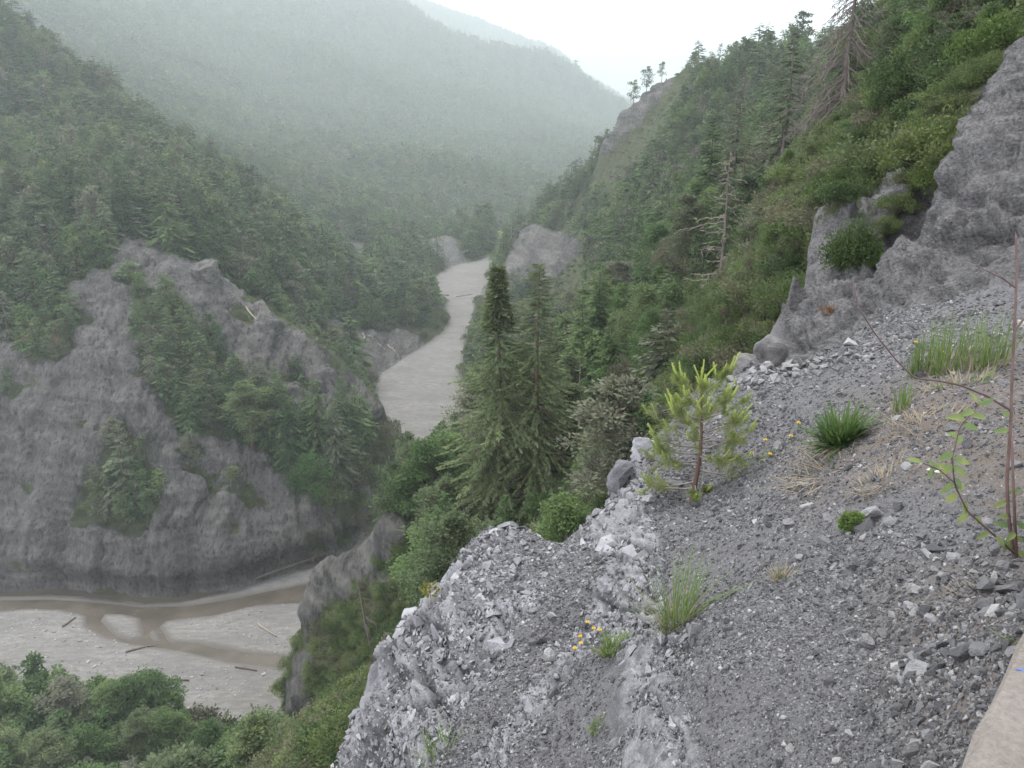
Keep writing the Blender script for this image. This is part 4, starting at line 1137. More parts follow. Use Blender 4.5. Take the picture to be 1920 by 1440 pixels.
# low plants on the near slope around the rock wall
n = 3600
uu = RNG.uniform(math.radians(-20), math.radians(43), n); ur = RNG.uniform(12, 27.5, n)
ux, uy = np.sin(uu) * ur, np.cos(uu) * ur
uz = nsamp(NZ, ux, uy)
okk = (nsamp(NM['veg'], ux, uy) + 0.4 * noise2(ux, uy, 3) > 0.55) & (nsamp(np.maximum.accumulate(NZ / NRg, axis=0), ux * 0.96, uy * 0.96) < (uz + 0.6) / ur)
ux, uy, uz = ux[okk], uy[okk], uz[okk]
s_ = RNG.uniform(0.15, 0.5, len(ux)); w_ = s_ * RNG.uniform(1.0, 1.7, len(ux))
scatter('slope_plants', np.stack([ux, uy, uz - 0.05], 1), np.stack([w_, w_, s_], 1), np.stack([0 * ux, 0 * ux, RNG.random(len(ux)) * 6.28], 1),
        RNG.integers(0, 3, len(ux)), [PROTO[f'bush_hi{i}'] for i in range(3)], 'low green plants on the ground around the rock wall')
# ------------------------------------------------------------------ trees and snags that stand out one by one
def single(name, pair, mats, u, v, h_px, label, cat='tree', t=None, H0=None, parts=('trunk', 'crown'), rot=0.0, lean=(0, 0), tmin=30, xyz=None):
    """a tree with its own meshes; its foot on the ground seen at (u, v), as tall as h_px looks there"""
    if xyz is not None: x, y, z = xyz; tq = t
    elif t is not None:
        q = P(u, v, t); x, y = q[0], q[1]; z = float(samp(VZ, np.array([x]), np.array([y]))[0]) if math.hypot(x, y) > R0 else float(nsamp(NZ, x, y)); tq = t
        z = min(z, q[2] + 0.6)
    else: x, y, z, tq = ground_hit(u, v, tmin)
    H = h_px * tq / F / 0.95
    e = bpy.data.objects.new(name, None); COL.objects.link(e)
    e.location = (x, y, z - 0.01 * H); s = H / H0; e.scale = (s, s, s); e.rotation_euler = (lean[0], lean[1], rot)
    e['label'] = label; e['category'] = cat
    for nm, mb, m, sm in zip(parts, pair, mats, (True, False)):
        if mb.n: obj(nm, mb.mesh(name + '_' + nm, sm), m, e)
    return e
single('spruce_tree', spruce(301, 26, 4.7, 900, 56, base=0.03, droop=0.42, shape=0.72, tw=0.06, mini=0.007, slim=0.24, dead_low=170, ragged=0.42, top_dense=True), (M_BARK, M_OLIVE), 944, 985, 478,
       'tall dark spruce with dense narrow tip, in front of the river bend', t=80, H0=26)
single('spruce_tree', spruce(302, 25, 4.1, 760, 52, base=0.05, droop=0.4, shape=0.7, tw=0.06, mini=0.007, slim=0.24, dead_low=150, ragged=0.45), (M_PBARK, M_OLIVE), 1008, 985, 462,
       'tall thinner olive spruce standing close right of the dense-tipped spruce', t=78, H0=25)
single('pine_tree', pine(303, 10, 2.9, 44, 60, 0.15, 0.34), (M_BARK, M_SPRUCE), 838, 880, 185, 'dark round-crowned pine standing against the gravel river reach', t=112, H0=10)
single('spruce_tree', spruce(304, 8, 2.3, 260, 26, base=0.02, droop=0.2, shape=0.55, tw=0.26), (M_BARK, M_SPRUCE), 1246, 706, 150, 'dense dark young spruce on the slope left of the jagged boulder', t=64, H0=8)
single('spruce_tree', spruce(305, 15, 2.5, 150, 26, base=0.05, droop=0.55, shape=0.75, tw=0.2, ragged=0.3, dead_low=30), (M_DEAD, M_SPRUCE), 1464, 318, 240, 'narrow sparse spruce with drooping boughs left of the big bare tree', t=100, H0=15)
single('dead_tree', dead(306, 13.5, 120, 4.4, 0.16, 0.95, 9, 0.55, r0=0.27, wig=0.035), (M_DEAD, M_DEAD), 1572, 262, 335, 'big bare dead spruce with drooping branches against the sky', t=66, H0=13.5, parts=('trunk', 'branches'))
e = single('dead_tree', dead(307, 13, 60, 3.3, 0.12, 0.5, 7, wig=0.09, lift=0.15), (M_DEAD, M_LOG), 1345, 588, 270, 'dying tree with bleached crooked branches amid the green slope', t=75, H0=13, parts=('trunk', 'branches'))
tcr = spruce(308, 13, 2.2, 60, 12, base=0.45, droop=0.4, tw=0.3); obj('crown', tcr[1].mesh('thin_crown'), M_PINE, e)
single('dead_tree', dead(309, 7, 6, 2.0, 0.45, -0.1, 2, wig=0.10, lift=0.35, r0=0.10), (M_LOG, M_SILVER), 1089, 700, 122, 'pale bare snag with a few crooked branches right of the twin spruces', t=86, H0=7, parts=('trunk', 'branches'))
e = single('dead_tree', dead(310, 12, 40, 2.4, 0.2, 0.6, 5), (M_DEAD, M_DEAD), 1112, 482, 130, 'rust brown dying spruce above the far right river cliff', t=150, H0=12, parts=('trunk', 'branches'))
obj('crown', spruce(311, 12, 2.0, 110, 12, base=0.25, droop=0.5, tw=0.3)[1].mesh('rust_crown'), M_RUST, e)
single('dead_tree', dead(312, 10, 45, 2.0, 0.15, 0.7, 5, r0=0.22), (M_DEAD, M_DEAD), 1158, 486, 105, 'short thick dead trunk right of the rust brown spruce', t=140, H0=10, parts=('trunk', 'branches'))
e = single('dead_tree', dead(313, 13, 50, 2.6, 0.12, 0.5, 5), (M_DEAD, M_DEAD), 1204, 478, 160, 'thin-crowned dead pine with a straight trunk above the pale broadleaf', t=135, H0=13, parts=('trunk', 'branches'))
obj('crown', pine(314, 13, 2.2, 14, 12, 0.55, 0.6)[1].mesh('sparse_crown'), M_PINE, e)
single('dead_tree', dead(315, 9, 22, 1.9, 0.35, 0.8, 5, r0=0.17), (M_DEAD, M_DEAD), 698, 1222, 172, 'leaning dead snag beside the pale rock rib', t=84, H0=9, parts=('trunk', 'branches'), lean=(0, -0.12))
single('dead_tree', dead(316, 10, 10, 0.9, 0.5, 0.3, 3, r0=0.16), (M_DEAD, M_DEAD), 380, 1424, 136, 'thin dark bare trunk leaning over the lower left trees', t=112, H0=10, parts=('trunk', 'branches'), lean=(0, -0.2))
single('dead_tree', dead(326, 9, 26, 2.0, 0.3, 0.5, 5, r0=0.12), (M_DEAD, M_SILVER), 282, 1390, 105, 'grey bare tree amid the lower left trees', t=112, H0=9, parts=('trunk', 'branches'))
single('broadleaf_tree', broad(317, 10, 4.2, 90, 110, 0.05, 0.30), (M_BARK, foliage_mat('pale_leaves', [(0, (0.135, 0.18, 0.075)), (1, (0.14, 0.19, 0.08))], (0.14, 0.18, 0.08), 0.98, 0.4)), 1205, 590, 130,
       'pale green broadleaf tree on the slope left of the bleached tree', t=92, H0=10)
single('broadleaf_tree', broad(318, 10, 4.6, 60, 80, 0.05, 0.42), (M_BARK, foliage_mat('bright_leaves', [(0, (0.075, 0.15, 0.045)), (1, (0.08, 0.155, 0.05))], (0.08, 0.15, 0.05), 0.98, 0.4)), 586, 938, 82,
       'bright green round tree at the foot of the grey cliff', H0=10, t=188)
for k, (u, v, hp, W) in enumerate(((238, 935, 142, 0.2), (205, 955, 70, 0.3), (275, 955, 80, 0.3), (252, 965, 60, 0.3))):
    single('spruce_tree', spruce(320 + k, 10, 10 * W, 130, 14, base=0.0, droop=0.3, shape=0.75, tw=0.3), (M_BARK, M_SPRUCE), u, v, hp,
           ['tallest spruce of the green patch amid the grey cliff', 'leftmost small spruce of the green patch amid the grey cliff', 'rightmost small spruce of the green patch amid the grey cliff', 'lowest small spruce of the green patch amid the grey cliff'][k], H0=10, tmin=140)
for k, (u, v, hp) in enumerate(((1163, 222, 38), (1187, 203, 48), (1211, 178, 50), (1240, 152, 36), (1258, 142, 50), (1275, 128, 42), (1140, 268, 26))):
    single('pine_tree', pine(340 + k, 10, 2.7, 15, 16, 0.35, 0.62), (M_PBARK, M_SPRUCE), u, v + 4, hp, f'{["second", "third", "fourth", "fifth", "sixth", "seventh", "first"][k]} pine from the left along the edge of the pale ridge cliff', H0=10, tmin=330)
for k, (u, v, hp, tq) in enumerate(((1722, 130, 200, 46), (1700, 175, 90, 46), (1768, 70, 120, 44), (1822, 60, 110, 40))):
    single('pine_tree', pine(350 + k, 10, 3.2, 34, 50, 0.1, 0.40), (M_BARK, M_SPRUCE), u, v, hp, ['dark pine right of the big bare dead spruce', 'lower dark pine just right of the bare dead spruce', 'second dark pine above the rock wall at the top edge', 'rightmost dark pine at the top edge of the slope'][k], t=tq, H0=10)
OLIVES = [(1424,480,135,50,'pine'),(1470,432,110,48,'broad'),(1400,575,120,46,'broad'),(1446,612,105,41,'pine'),(1376,650,92,46,'broad'),(1506,372,80,45,'pine'),(1486,530,95,40,'broad'),(1424,392,92,60,'pine'),(1332,668,72,52,'broad'),
          (1530,330,60,42,'broad'),(1470,345,60,58,'pine'),(1400,690,70,40,'pine'),(1640,255,60,40,'broad'),(1680,215,60,40,'pine')]
OL_LB = ['tallest olive pine between the bleached tree and the outcrop','rounded leafy tree just left of the outcrop top','leafy tree below the tallest olive pine','small pine left of the outcrop foot','leafy tree above the jagged boulders','small pine at the top left of the outcrop',
         'leafy tree hard against the left face of the outcrop','pine behind the tallest olive pine','low leafy tree between young pine and bleached tree','low leafy tree below the bare dead spruce','small olive pine at the foot of the narrow sparse spruce','low pine just left of the jagged boulders','low leafy tree right of the bare dead spruce foot','small pine on the slope above the outcrop crest']
for k, ((u, v, hp, tq, kd), lb) in enumerate(zip(OLIVES, OL_LB)):
    pr = pine(390 + k, 10, 3.3, 36, 60, 0.05, 0.34) if kd == 'pine' else broad(390 + k, 10, 3.8, 60, 110, 0.02, 0.28)
    single('pine_tree' if kd == 'pine' else 'broadleaf_tree', pr, (M_BARK, M_PINE if kd == 'pine' else (M_BROAD if k % 3 else M_BUSH)), u, v, hp, lb, t=tq, H0=10)
TALL = [(1392,372,185,96,'tall thin spruce left of the narrow sparse spruce'),(1312,442,150,112,'tall thin spruce up and left of the bleached tree'),(1272,476,130,124,'slim spruce above the pale leafy tree'),(1182,452,120,160,'slim spruce between the rust brown spruce and the dead pine'),
        (1252,345,100,185,'slim spruce high on the right valley side'),(1424,312,120,135,'slim spruce behind the narrow sparse spruce'),(1352,300,110,170,'tall thin spruce below the right ridge'),(1136,520,120,150,'slim spruce below the rust brown spruce')]
for k, (u, v, hp, tq, lb) in enumerate(TALL):
    single('spruce_tree', spruce(420 + k, 14, 2.0, 170, 20, base=0.08, droop=0.5, shape=0.8, tw=0.16, mini=0.012, ragged=0.4, dead_low=20), (M_BARK, M_SPRUCE if k % 2 else M_PINE), u, v, hp, lb, t=tq, H0=14)
for k, (u, v, hp, tq, lb) in enumerate(((1290,400,95,125,'grey bare snag high above the bleached tree'),(1232,440,90,130,'grey bare snag above the pale leafy tree'),(1378,300,100,120,'grey bare snag left of the narrow sparse spruce'),(1160,600,90,100,'grey bare snag below the pale leafy tree'),(900,900,150,92,'grey twiggy snag left of the twin spruces'))):
    single('dead_tree', dead(440 + k, 10, 34, 1.8, 0.2, 0.5, 6, r0=0.14), (M_DEAD, M_DEAD), u, v, hp, lb, t=tq, H0=10, parts=('trunk', 'branches'))
# junipers and shrubs about the rock wall
jun = lambda s, H, R: bush(s, H, R, 56, 150, 0.06)
for k, (u, v, hp, tq, R, m, lb) in enumerate((
        (1818, 245, 115, 17.5, 1.15, M_JUNIPER, 'dense green juniper bush hugging the top of the rock wall'),
        (1752, 345, 62, 19, 0.75, M_JUNIPER, 'small green juniper bush left of the rock wall'),
        (1885, 75, 90, 20, 0.9, M_JUNIPER, 'juniper bush at the upper right edge of the rock wall'),
        (1852, 172, 70, 17.0, 1.0, M_BUSH, 'olive bush between two junipers along the rock wall edge'),
        (1790, 290, 60, 17.0, 1.0, M_JUNIPER, 'juniper bush hanging below the dense juniper'),
        (1905, 70, 70, 18.0, 1.0, M_BUSH, 'olive bush at the top right corner above the rock wall'),
        (1668, 210, 70, 27, 1.0, M_BUSH, 'olive bush on the slope above the rock outcrop'),
        (1602, 470, 92, 15.8, 0.42, M_BUSH, 'light green shrub growing on the rock outcrop'),
        (1640, 310, 80, 23, 0.9, M_BUSH, 'bush behind the crest of the rock outcrop'),
        (1540, 380, 90, 22, 1.1, M_BUSH, 'bush at the left end of the rock outcrop crest'),
        (1735, 160, 90, 30, 1.0, M_BUSH, 'brownish bush high on the slope left of the junipers'),
        (1800, 110, 80, 30, 1.0, M_BUSH, 'bush on the slope above the dense juniper'),
        (1635, 500, 22, 15.4, 0.5, M_BUSH, 'tiny green tuft on the ledge of the rock outcrop'),
        (1445, 660, 30, 12.9, 0.6, M_BUSH, 'small low bush at the foot of the jagged boulder'))):
    single('bush', jun(360 + k, 1.0, R), (M_BARK, m), u, v, hp, lb, 'bush', t=tq, H0=1.0, parts=('stems', 'foliage'))
single('bush', bush(380, 1.0, 0.8, 14, 60, 0.13), (M_BARK, M_RUST), 1552, 563, 18, 'small rust orange withered plant on the rock ledge', 'bush', t=14.4, H0=1.0, parts=('stems', 'foliage'))
single('bush', bush(381, 1.0, 0.8, 12, 60, 0.13), (M_BARK, M_RUST), 1368, 545, 22, 'small rust orange withered twig below the bleached tree', 'bush', t=60, H0=1.0, parts=('stems', 'foliage'))

# ------------------------------------------------------------------ fallen logs
def log(u1, v1, u2, v2, w_px, mat, label, tmin=60, stubs=3, seed=0, root=False):
    rng = np.random.default_rng(400 + seed)
    a = np.array(ground_hit(u1, v1, tmin)); b = np.array(ground_hit(u2, v2, tmin))
    r = 0.5 * w_px * (a[3] + b[3]) / 2 / F
    s = np.linspace(0, 1, 6)
    pts = a[:3] + (b[:3] - a[:3]) * s[:, None]
    pts[1:-1, 2] = np.maximum(pts[1:-1, 2], samp(VZ, pts[1:-1, 0], pts[1:-1, 1])); pts[:, 2] += r * 0.7
    L = np.linalg.norm(b[:3] - a[:3])
    pts[1:-1] += rng.normal(0, 0.012 * L, (4, 3)) * np.array([1, 1, 0.3])
    org = pts[0].copy(); pts -= org
    mb = MB(); mb.tube(pts, r * (1.1 - 0.55 * s), 8)
    e = bpy.data.objects.new('fallen_log', None); COL.objects.link(e); e.location = org; e['label'] = label; e['category'] = 'log'; e['group'] = 'fallen logs'
    obj('trunk', mb.mesh('log_trunk', True), mat, e)
    for i in range(stubs):
        k = rng.integers(1, 5); d = norm(rng.normal(size=3) + np.array([0, 0, 0.6])); m2 = MB()
        m2.tube(pts[k] + d * (np.linspace(0, 1, 3) * L * (0.05 + 0.07 * rng.random()))[:, None], r * np.array([0.35, 0.25, 0.1]), 5)
        obj('branch_stub', m2.mesh('branch_stub', True), mat, e)
    if root:
        m2 = MB()
        for i in range(12):
            d = norm(rng.normal(size=3) + norm(pts[-1] - pts[-2]) * 0.4)
            q = pts[-1] + d * (np.linspace(0, 1, 4) * L * 0.12)[:, None] + rng.normal(0, 0.01 * L, (4, 3))
            m2.tube(q, r * np.array([0.6, 0.4, 0.25, 0.1]), 5)
        obj('root_plate', m2.mesh('root_plate', True), M_DLOG, e)
LOGS = [(484,1172,519,1196,4,M_LOG,'pale curved log on the gravel bar right of the braided channel'),(236,1224,304,1210,4,M_DLOG,'dark log lying on the gravel beside the lower channel'),
        (118,1177,142,1160,4,M_DLOG,'short log lying beside the leftmost channel'),(482,1088,588,1054,4,M_DLOG,'long dark log with roots at the cliff foot'),
        (442,1252,482,1259,4,M_DLOG,'dark log on the gravel beneath the lower right channel'),(317,1276,354,1277,5,M_DLOG,'short dark log above the lower left trees'),
        (680,626,688,662,3,M_LOG,'leftmost thin log on the dark scree bank'),(691,632,726,661,3,M_LOG,'middle thin log slanting down the dark scree bank'),(727,648,749,673,3,M_LOG,'rightmost thin log on the dark scree bank'),
        (856,557,886,552,2.5,M_LOG,'thin pale log on the far gravel reach'),(181,664,238,668,3,M_SILVER,'bleached log lying across the upper grey cliff'),(461,577,492,622,3,M_LOG,'thin log sliding down the right side of the grey cliff'),
        (-4,662,14,664,3,M_SILVER,'bleached log end at the left edge of the cliff')]
for k, q in enumerate(LOGS): log(*q, seed=k, tmin=140 if q[1] < 1150 and q[0] < 640 else 100, root=(k == 3))

# ------------------------------------------------------------------ stones
def stone_mat(name, stops, fine=30):
    k = NT(name)
    o = k.objco()
    c = k.ramp(k.rand(), stops)
    n = k.noise(o, 2.2, 6, 0.7)
    c = k.mix(k.ramp(n, [(0.3, 0.5), (0.6, 0.0)]), c, k.mix(1.0, c, (0.6, 0.6, 0.62), 'MULTIPLY'))
    c = k.mix(k.ramp(n, [(0.55, 0.0), (0.75, 0.5)]), c, k.mix(1.0, c, (1.45, 1.43, 1.4), 'MULTIPLY'))
    return k.bsdf(c, 0.85, 0.25, k.bump(k.noise(o, 5, 6, 0.7), 0.5, 0.15))
M_PEB = stone_mat('pebble_stone', [(0, (0.072, 0.071, 0.075)), (0.35, (0.115, 0.113, 0.117)), (0.65, (0.17, 0.167, 0.17)), (0.85, (0.25, 0.245, 0.245)), (0.96, (0.32, 0.314, 0.305)), (1, (0.44, 0.43, 0.415))])
M_SHARD = stone_mat('shard_stone', [(0, (0.14, 0.139, 0.146)), (0.4, (0.215, 0.213, 0.222)), (0.8, (0.30, 0.297, 0.307)), (1, (0.39, 0.386, 0.396))])
M_RUBBLE = stone_mat('rubble_stone', [(0, (0.16, 0.157, 0.16)), (0.5, (0.24, 0.236, 0.238)), (1, (0.34, 0.335, 0.33))])
def hull_stone(name, seed, dims, n=16, mat=None, box=0.5, sub=0):
    rng = np.random.default_rng(seed)
    q = norm(rng.normal(size=(n, 3)))
    q = q * (1 - box) + box * np.clip(q * 1.7, -1, 1)
    q *= np.array(dims) * 0.5 * (0.8 + 0.3 * rng.random((n, 1)))
    bm = bmesh.new()
    for p_ in q: bm.verts.new(p_)
    res = bmesh.ops.convex_hull(bm, input=bm.verts)
    bmesh.ops.delete(bm, geom=[g for g in set(res['geom_interior'] + res['geom_unused']) if isinstance(g, bmesh.types.BMVert)], context='VERTS')
    if sub:
        bmesh.ops.subdivide_edges(bm, edges=list(bm.edges), cuts=1)
        bmesh.ops.smooth_vert(bm, verts=list(bm.verts), factor=0.35, use_axis_x=True, use_axis_y=True, use_axis_z=True)
        bmesh.ops.triangulate(bm, faces=list(bm.faces))
        bmesh.ops.subdivide_edges(bm, edges=list(bm.edges), cuts=sub, use_grid_fill=True)
        co = np.array([v.co[:] for v in bm.verts]); k = 3.0 / max(dims)
        d = noise3(co[:, 0] * k, co[:, 1] * k, co[:, 2] * k, seed) + 0.5 * noise3(co[:, 0] * k * 2.3, co[:, 1] * k * 2.3, co[:, 2] * k * 2.3, seed + 1)
        for v, w in zip(bm.verts, d): v.co += Vector(v.co).normalized() * float(w) * 0.07 * max(dims)
    me = bpy.data.meshes.new(name); bm.to_mesh(me); bm.free()
    if mat: me.materials.append(mat)
    return me
peb = [hull_stone('pebble', 500 + i, (1, 0.75, 0.42 + 0.06 * (i % 4)), 11 + i % 4, M_PEB) for i in range(8)]
shard = [hull_stone('shard', 520 + i, (0.42, 1.0, 0.34) if i < 4 else (0.9, 0.75, 0.5), 11, M_SHARD, 0.7) for i in range(7)]
rub = [hull_stone('rubble', 540 + i, (1, 0.8, 0.55), 13, M_RUBBLE, 0.6) for i in range(5)]
riv = [hull_stone('cobble', 560 + i, (1, 0.8, 0.5), 12, M_RUBBLE, 0.3) for i in range(3)]

def slope_rot(x, y, n, jitter=0.25):
    """tilt of the foreground ground at points, as Euler angles with a random turn"""
    e = 0.06
    dzx = (nsamp(NZ, x + e, y) - nsamp(NZ, x - e, y)) / (2 * e); dzy = (nsamp(NZ, x, y + e) - nsamp(NZ, x, y - e)) / (2 * e)
    dzx, dzy = np.clip(dzx, -1.5, 1.5), np.clip(dzy, -1.5, 1.5)
    rx = np.arctan(dzy) + RNG.normal(0, jitter, n); ry = -np.arctan(dzx) + RNG.normal(0, jitter, n)
    return rx, ry
def rand_near(n, r0, r1, a0=-38, a1=45, pw=1.0):
    r = r0 * np.exp(RNG.random(n) ** pw * math.log(r1 / r0)); a = np.radians(RNG.uniform(a0, a1, n))
    return r * np.sin(a), r * np.cos(a), r
# gravel, even on the screen from here: finer stones close by, larger ones shown farther up the slope
x, y, r = rand_near(330000, 1.5, 16)
m_rock, m_wall, m_veg = nsamp(NM['rock'], x, y), nsamp(NM['wall'], x, y), nsamp(NM['veg'], x, y)
z = nsamp(NZ, x, y)
uu, vv, tq = proj(x, y, z)
vis = (uu > 540) & (uu < 1990) & (vv < 1500) & (vv > 480) & (nsamp(np.maximum.accumulate(NZ / NRg, axis=0), x * 0.97, y * 0.97) < (z + 0.05) / r)
dens = (1 - 0.93 * m_rock) * (1 - m_wall) * (1 - m_veg) * (0.45 + 0.55 * sstep(-0.3, 0.3, noise2(x * 1.1, y * 1.1, 33)))
ok = vis & (RNG.random(len(x)) < dens)
x, y, z, tq, uu, vv = x[ok], y[ok], z[ok], tq[ok], uu[ok], vv[ok]
n = len(x)
sz = (0.0034 * tq) * np.exp(RNG.normal(0, 0.42, n)) * (0.85 + 0.5 * sstep(1500, 1800, uu) * sstep(900, 1100, vv))
big = RNG.random(n) < 0.012 + 0.03 * sstep(1450, 1750, uu) * sstep(850, 1050, vv)
sz = np.where(big, sz * RNG.uniform(1.8, 3.4, n), sz)
sz = np.clip(sz, 0.008, 0.16)
rx, ry = slope_rot(x, y, n)
rz = RNG.random(n) * 6.283
order = np.argsort(-sz / tq)
# the 300 that show largest lie singly on the slope
for c, i in enumerate(order[:290]):
    o = obj('stone', peb[int(rz[i] * 100) % 8], None, scree, (x[i], y[i], z[i] + sz[i] * 0.12))
    o.scale = (sz[i],) * 3; o.rotation_euler = (rx[i], ry[i], rz[i])
oo = order[290:]
g = scatter('gravel', np.stack([x, y, z + sz * 0.08], 1)[oo], np.stack([sz, sz, sz], 1)[oo], np.stack([rx, ry, rz], 1)[oo], RNG.integers(0, 8, n)[oo], [(m,) for m in peb], 'loose grey shale gravel covering the slope')
g.parent = scree
# shards standing on edge over the rock rib
x, y, r = rand_near(190000, 1.9, 10.5, -20, 24)
m_rock = nsamp(NM['rock'], x, y); z = nsamp(NZ, x, y); uu, vv, tq = proj(x, y, z)
ok = (m_rock > 0.25) & (vv < 1500) & (RNG.random(len(x)) < 0.16 + 0.4 * sstep(-0.05, 0.3, noise2(x * 2.2, y * 2.2, 71)))
x, y, z, tq = x[ok], y[ok], z[ok], tq[ok]; n = len(x)
sz = np.where(RNG.random(n) < 0.05, 2.4, 1.0) * np.clip(0.0040 * tq * np.exp(RNG.normal(0, 0.5, n)), 0.012, 0.12)
rx, ry = slope_rot(x, y, n, 0.22); rz = 0.2 + RNG.normal(0, 0.35, n)
g = scatter('rock_shards', np.stack([x, y, z - 0.02 * sz], 1), np.stack([sz, sz, sz], 1), np.stack([rx, ry, rz], 1), RNG.integers(0, 7, n), [(m,) for m in shard], 'pale shards of splintered rock along the rib')
g.parent = scree
# cobbles over the river bed
x = RNG.uniform(-150, -20, 9000); y = RNG.uniform(104, 170, 9000)
ok = (samp(sd, x, y) < -0.5) & (samp(wsd, x, y) > 0.4) & (noise2(x / 12, y / 7, 4) > -0.1)
x, y = x[ok], y[ok]; n = len(x); z = samp(VZ, x, y); sz = np.clip(np.exp(RNG.normal(-1.25, 0.5, n)), 0.12, 1.1)
g = scatter('river_cobbles', np.stack([x, y, z], 1), np.stack([sz, sz, sz], 1), np.stack([0 * x, 0 * x, RNG.random(n) * 6.28], 1), RNG.integers(0, 3, n), [(m,) for m in riv], 'pale cobbles strewn over the gravel flat by the river')
# rubble heap of pale stones at the head of the slope
def on_near(u, v, t0=1.5, t1=26):
    rq = ray(u, v); t = t0 * np.exp(np.linspace(0, math.log(t1 / t0), 1500))
    gz = nsamp(NZ, rq[0] * t, rq[1] * t); b = np.nonzero(rq[2] * t < gz)[0]
    i = b[0] if len(b) else len(t) - 1
    return rq[0] * t[i], rq[1] * t[i], gz[i], t[i]
for i in range(150):
    f = random.random()
    u = 1345 + 290 * f; v = 722 - 62 * f + random.gauss(0, 9) + 6
    x1, y1, z1, t1 = on_near(u, v)
    s = t1 / F * random.choice([9, 11, 13, 16, 20, 24]) * (1.15 - 0.45 * f)
    o = obj('stone', rub[i % 5], None, scree, (x1, y1, z1 + s * 0.2)); o.scale = (s,) * 3
    o.rotation_euler = (random.gauss(0, .4), random.gauss(0, .4), random.random() * 6.28)
# stones and boulders with a place of their own
BIG = [(1712,1268,64,0.75,'largest rounded pale stone in the gravel near the concrete edge',M_RUBBLE),(1622,1212,34,0.9,'round grey stone left of and above the largest stone',M_PEB),(1706,1150,38,0.7,'pale stone halfway between the leafy shoot and the largest stone',M_RUBBLE),
       (1748,1166,32,0.55,'flat grey stone right of the pale stone',M_RUBBLE),(1742,1044,34,0.6,'upper left of two pale stones beneath the leafy shoot',M_RUBBLE),(1788,1050,32,0.7,'upper right of two pale stones beneath the leafy shoot',M_RUBBLE),
       (1768,1085,32,0.65,'pale yellowish stone beneath the two pale stones',M_RUBBLE),(1636,972,44,0.8,'grey rock right of the green cushion plant',M_PEB),(1548,1022,36,0.6,'grey block left of the green cushion plant',M_PEB),
       (1880,1065,34,0.7,'grey stone at the foot of the red-stemmed sapling',M_PEB),(1850,985,26,0.7,'small pale stone left of the red-stemmed sapling',M_RUBBLE),(1838,1225,50,0.5,'dark flat slab close to the concrete edge',M_PEB),
       (1480,985,30,0.6,'grey stone in the gravel right of the young pine',M_PEB),(1515,950,34,0.6,'flat grey stone above and right of the young pine foot',M_PEB),(1700,880,26,0.7,'smooth small stone left of the white flower',M_RUBBLE),
       (1030,1236,30,1.0,'pale block of rock beside the yellow flowers in the gully',M_RUBBLE),(1152,1402,30,0.9,'pale block at the foot of the rock step',M_RUBBLE),(1165,1290,26,1.2,'upright stone wedged in the rock step',M_RUBBLE)]
for k, (u, v, w, asp, lb, m) in enumerate(BIG):
    x1, y1, z1, t1 = on_near(u, v); s = w * t1 / F
    o = obj('stone', hull_stone('large_stone', 600 + k, (s, s * 0.85, s * asp), 18, m, 0.35, 2), None, None, (x1, y1, z1 + s * asp * 0.2), lb, 'stone', 'larger stones in the gravel')
    o.rotation_euler = (0.2, -0.3, random.random() * 6)
def boulder(name, u, v, dims_px, label, seed, mat, t=None, sink=0.15, rz=0.0, box=0.4):
    x1, y1, z1, t1 = on_near(u, v)
    if t: q = P(u, v, t); x1, y1, z1, t1 = q[0], q[1], q[2], t
    k = t1 / F; d = [q * k for q in dims_px]
    me = hull_stone(name, seed, d, 26, mat, box, 3)
    o = obj(name, me, None, None, (x1, y1, z1 + d[2] * (0.5 - sink)), label, 'rock'); o.rotation_euler = (0, 0, rz)
    return o
def wallrock_mat():
    k = NT('wall_rock'); p = k.pos(); b = k.noise(p, 5, 8, 0.7)
    c = k.ramp(b, [(0.3, (0.085, 0.082, 0.082)), (0.5, (0.155, 0.15, 0.147)), (0.7, (0.225, 0.218, 0.21))])
    return k.bsdf(c, 0.9, 0.2, k.bump(b, 0.8, 0.12))
M_WALLROCK = wallrock_mat()
def palerock_mat():
    k = NT('pale_limestone'); p = k.pos(); b = k.noise(k.mapping(p, (0.5, 0.5, 0.9)), 1.0, 8, 0.75)
    c = k.ramp(b, [(0.35, (0.05, 0.048, 0.046)), (0.5, (0.15, 0.145, 0.135)), (0.68, (0.235, 0.225, 0.205))])
    return k.bsdf(c, 0.95, 0.1, k.bump(b, 1.0, 1.5))
M_PALEROCK = palerock_mat()
def outcrop(u, v, t, dims, label, seed, rz):
    q = P(u, v, t); k = t / F
    me = hull_stone('rock_outcrop', seed, [d * k for d in dims], 30, M_PALEROCK, 0.85, 3)
    o = obj('rock_outcrop', me, None, None, (q[0], q[1], float(samp(VZ, np.array([q[0]]), np.array([q[1]]))[0]) + dims[2] * k * -0.12), label, 'rock'); o.rotation_euler = (0.15, -0.25, rz)
outcrop(393, 560, 213, (52, 50, 62), 'pale limestone block at the top of the cliff spur', 711, 0.3)
outcrop(512, 535, 250, (26, 30, 80), 'pale rock pillar amid the trees behind the cliff spur', 712, 0.1)
boulder('jagged_boulder', 1436, 700, (62, 50, 92), 'tallest jagged grey boulder at the head of the slope', 701, M_WALLROCK, t=12.6, rz=0.4)
boulder('jagged_boulder', 1396, 712, (62, 50, 58), 'lower jagged grey boulder left of the tallest one', 702, M_WALLROCK, t=12.2, rz=1.2)
boulder('boulder', 822, 1128, (44, 40, 62), 'smooth grey block on the crest beside the small yellow pine', 703, M_PEB, t=7.15, rz=0.5, sink=0.3)
boulder('boulder', 1160, 905, (46, 40, 76), 'pale angular rock tooth on the crest left of the young pine', 704, M_SHARD, t=7.7, rz=0.7, sink=0.35, box=0.6)
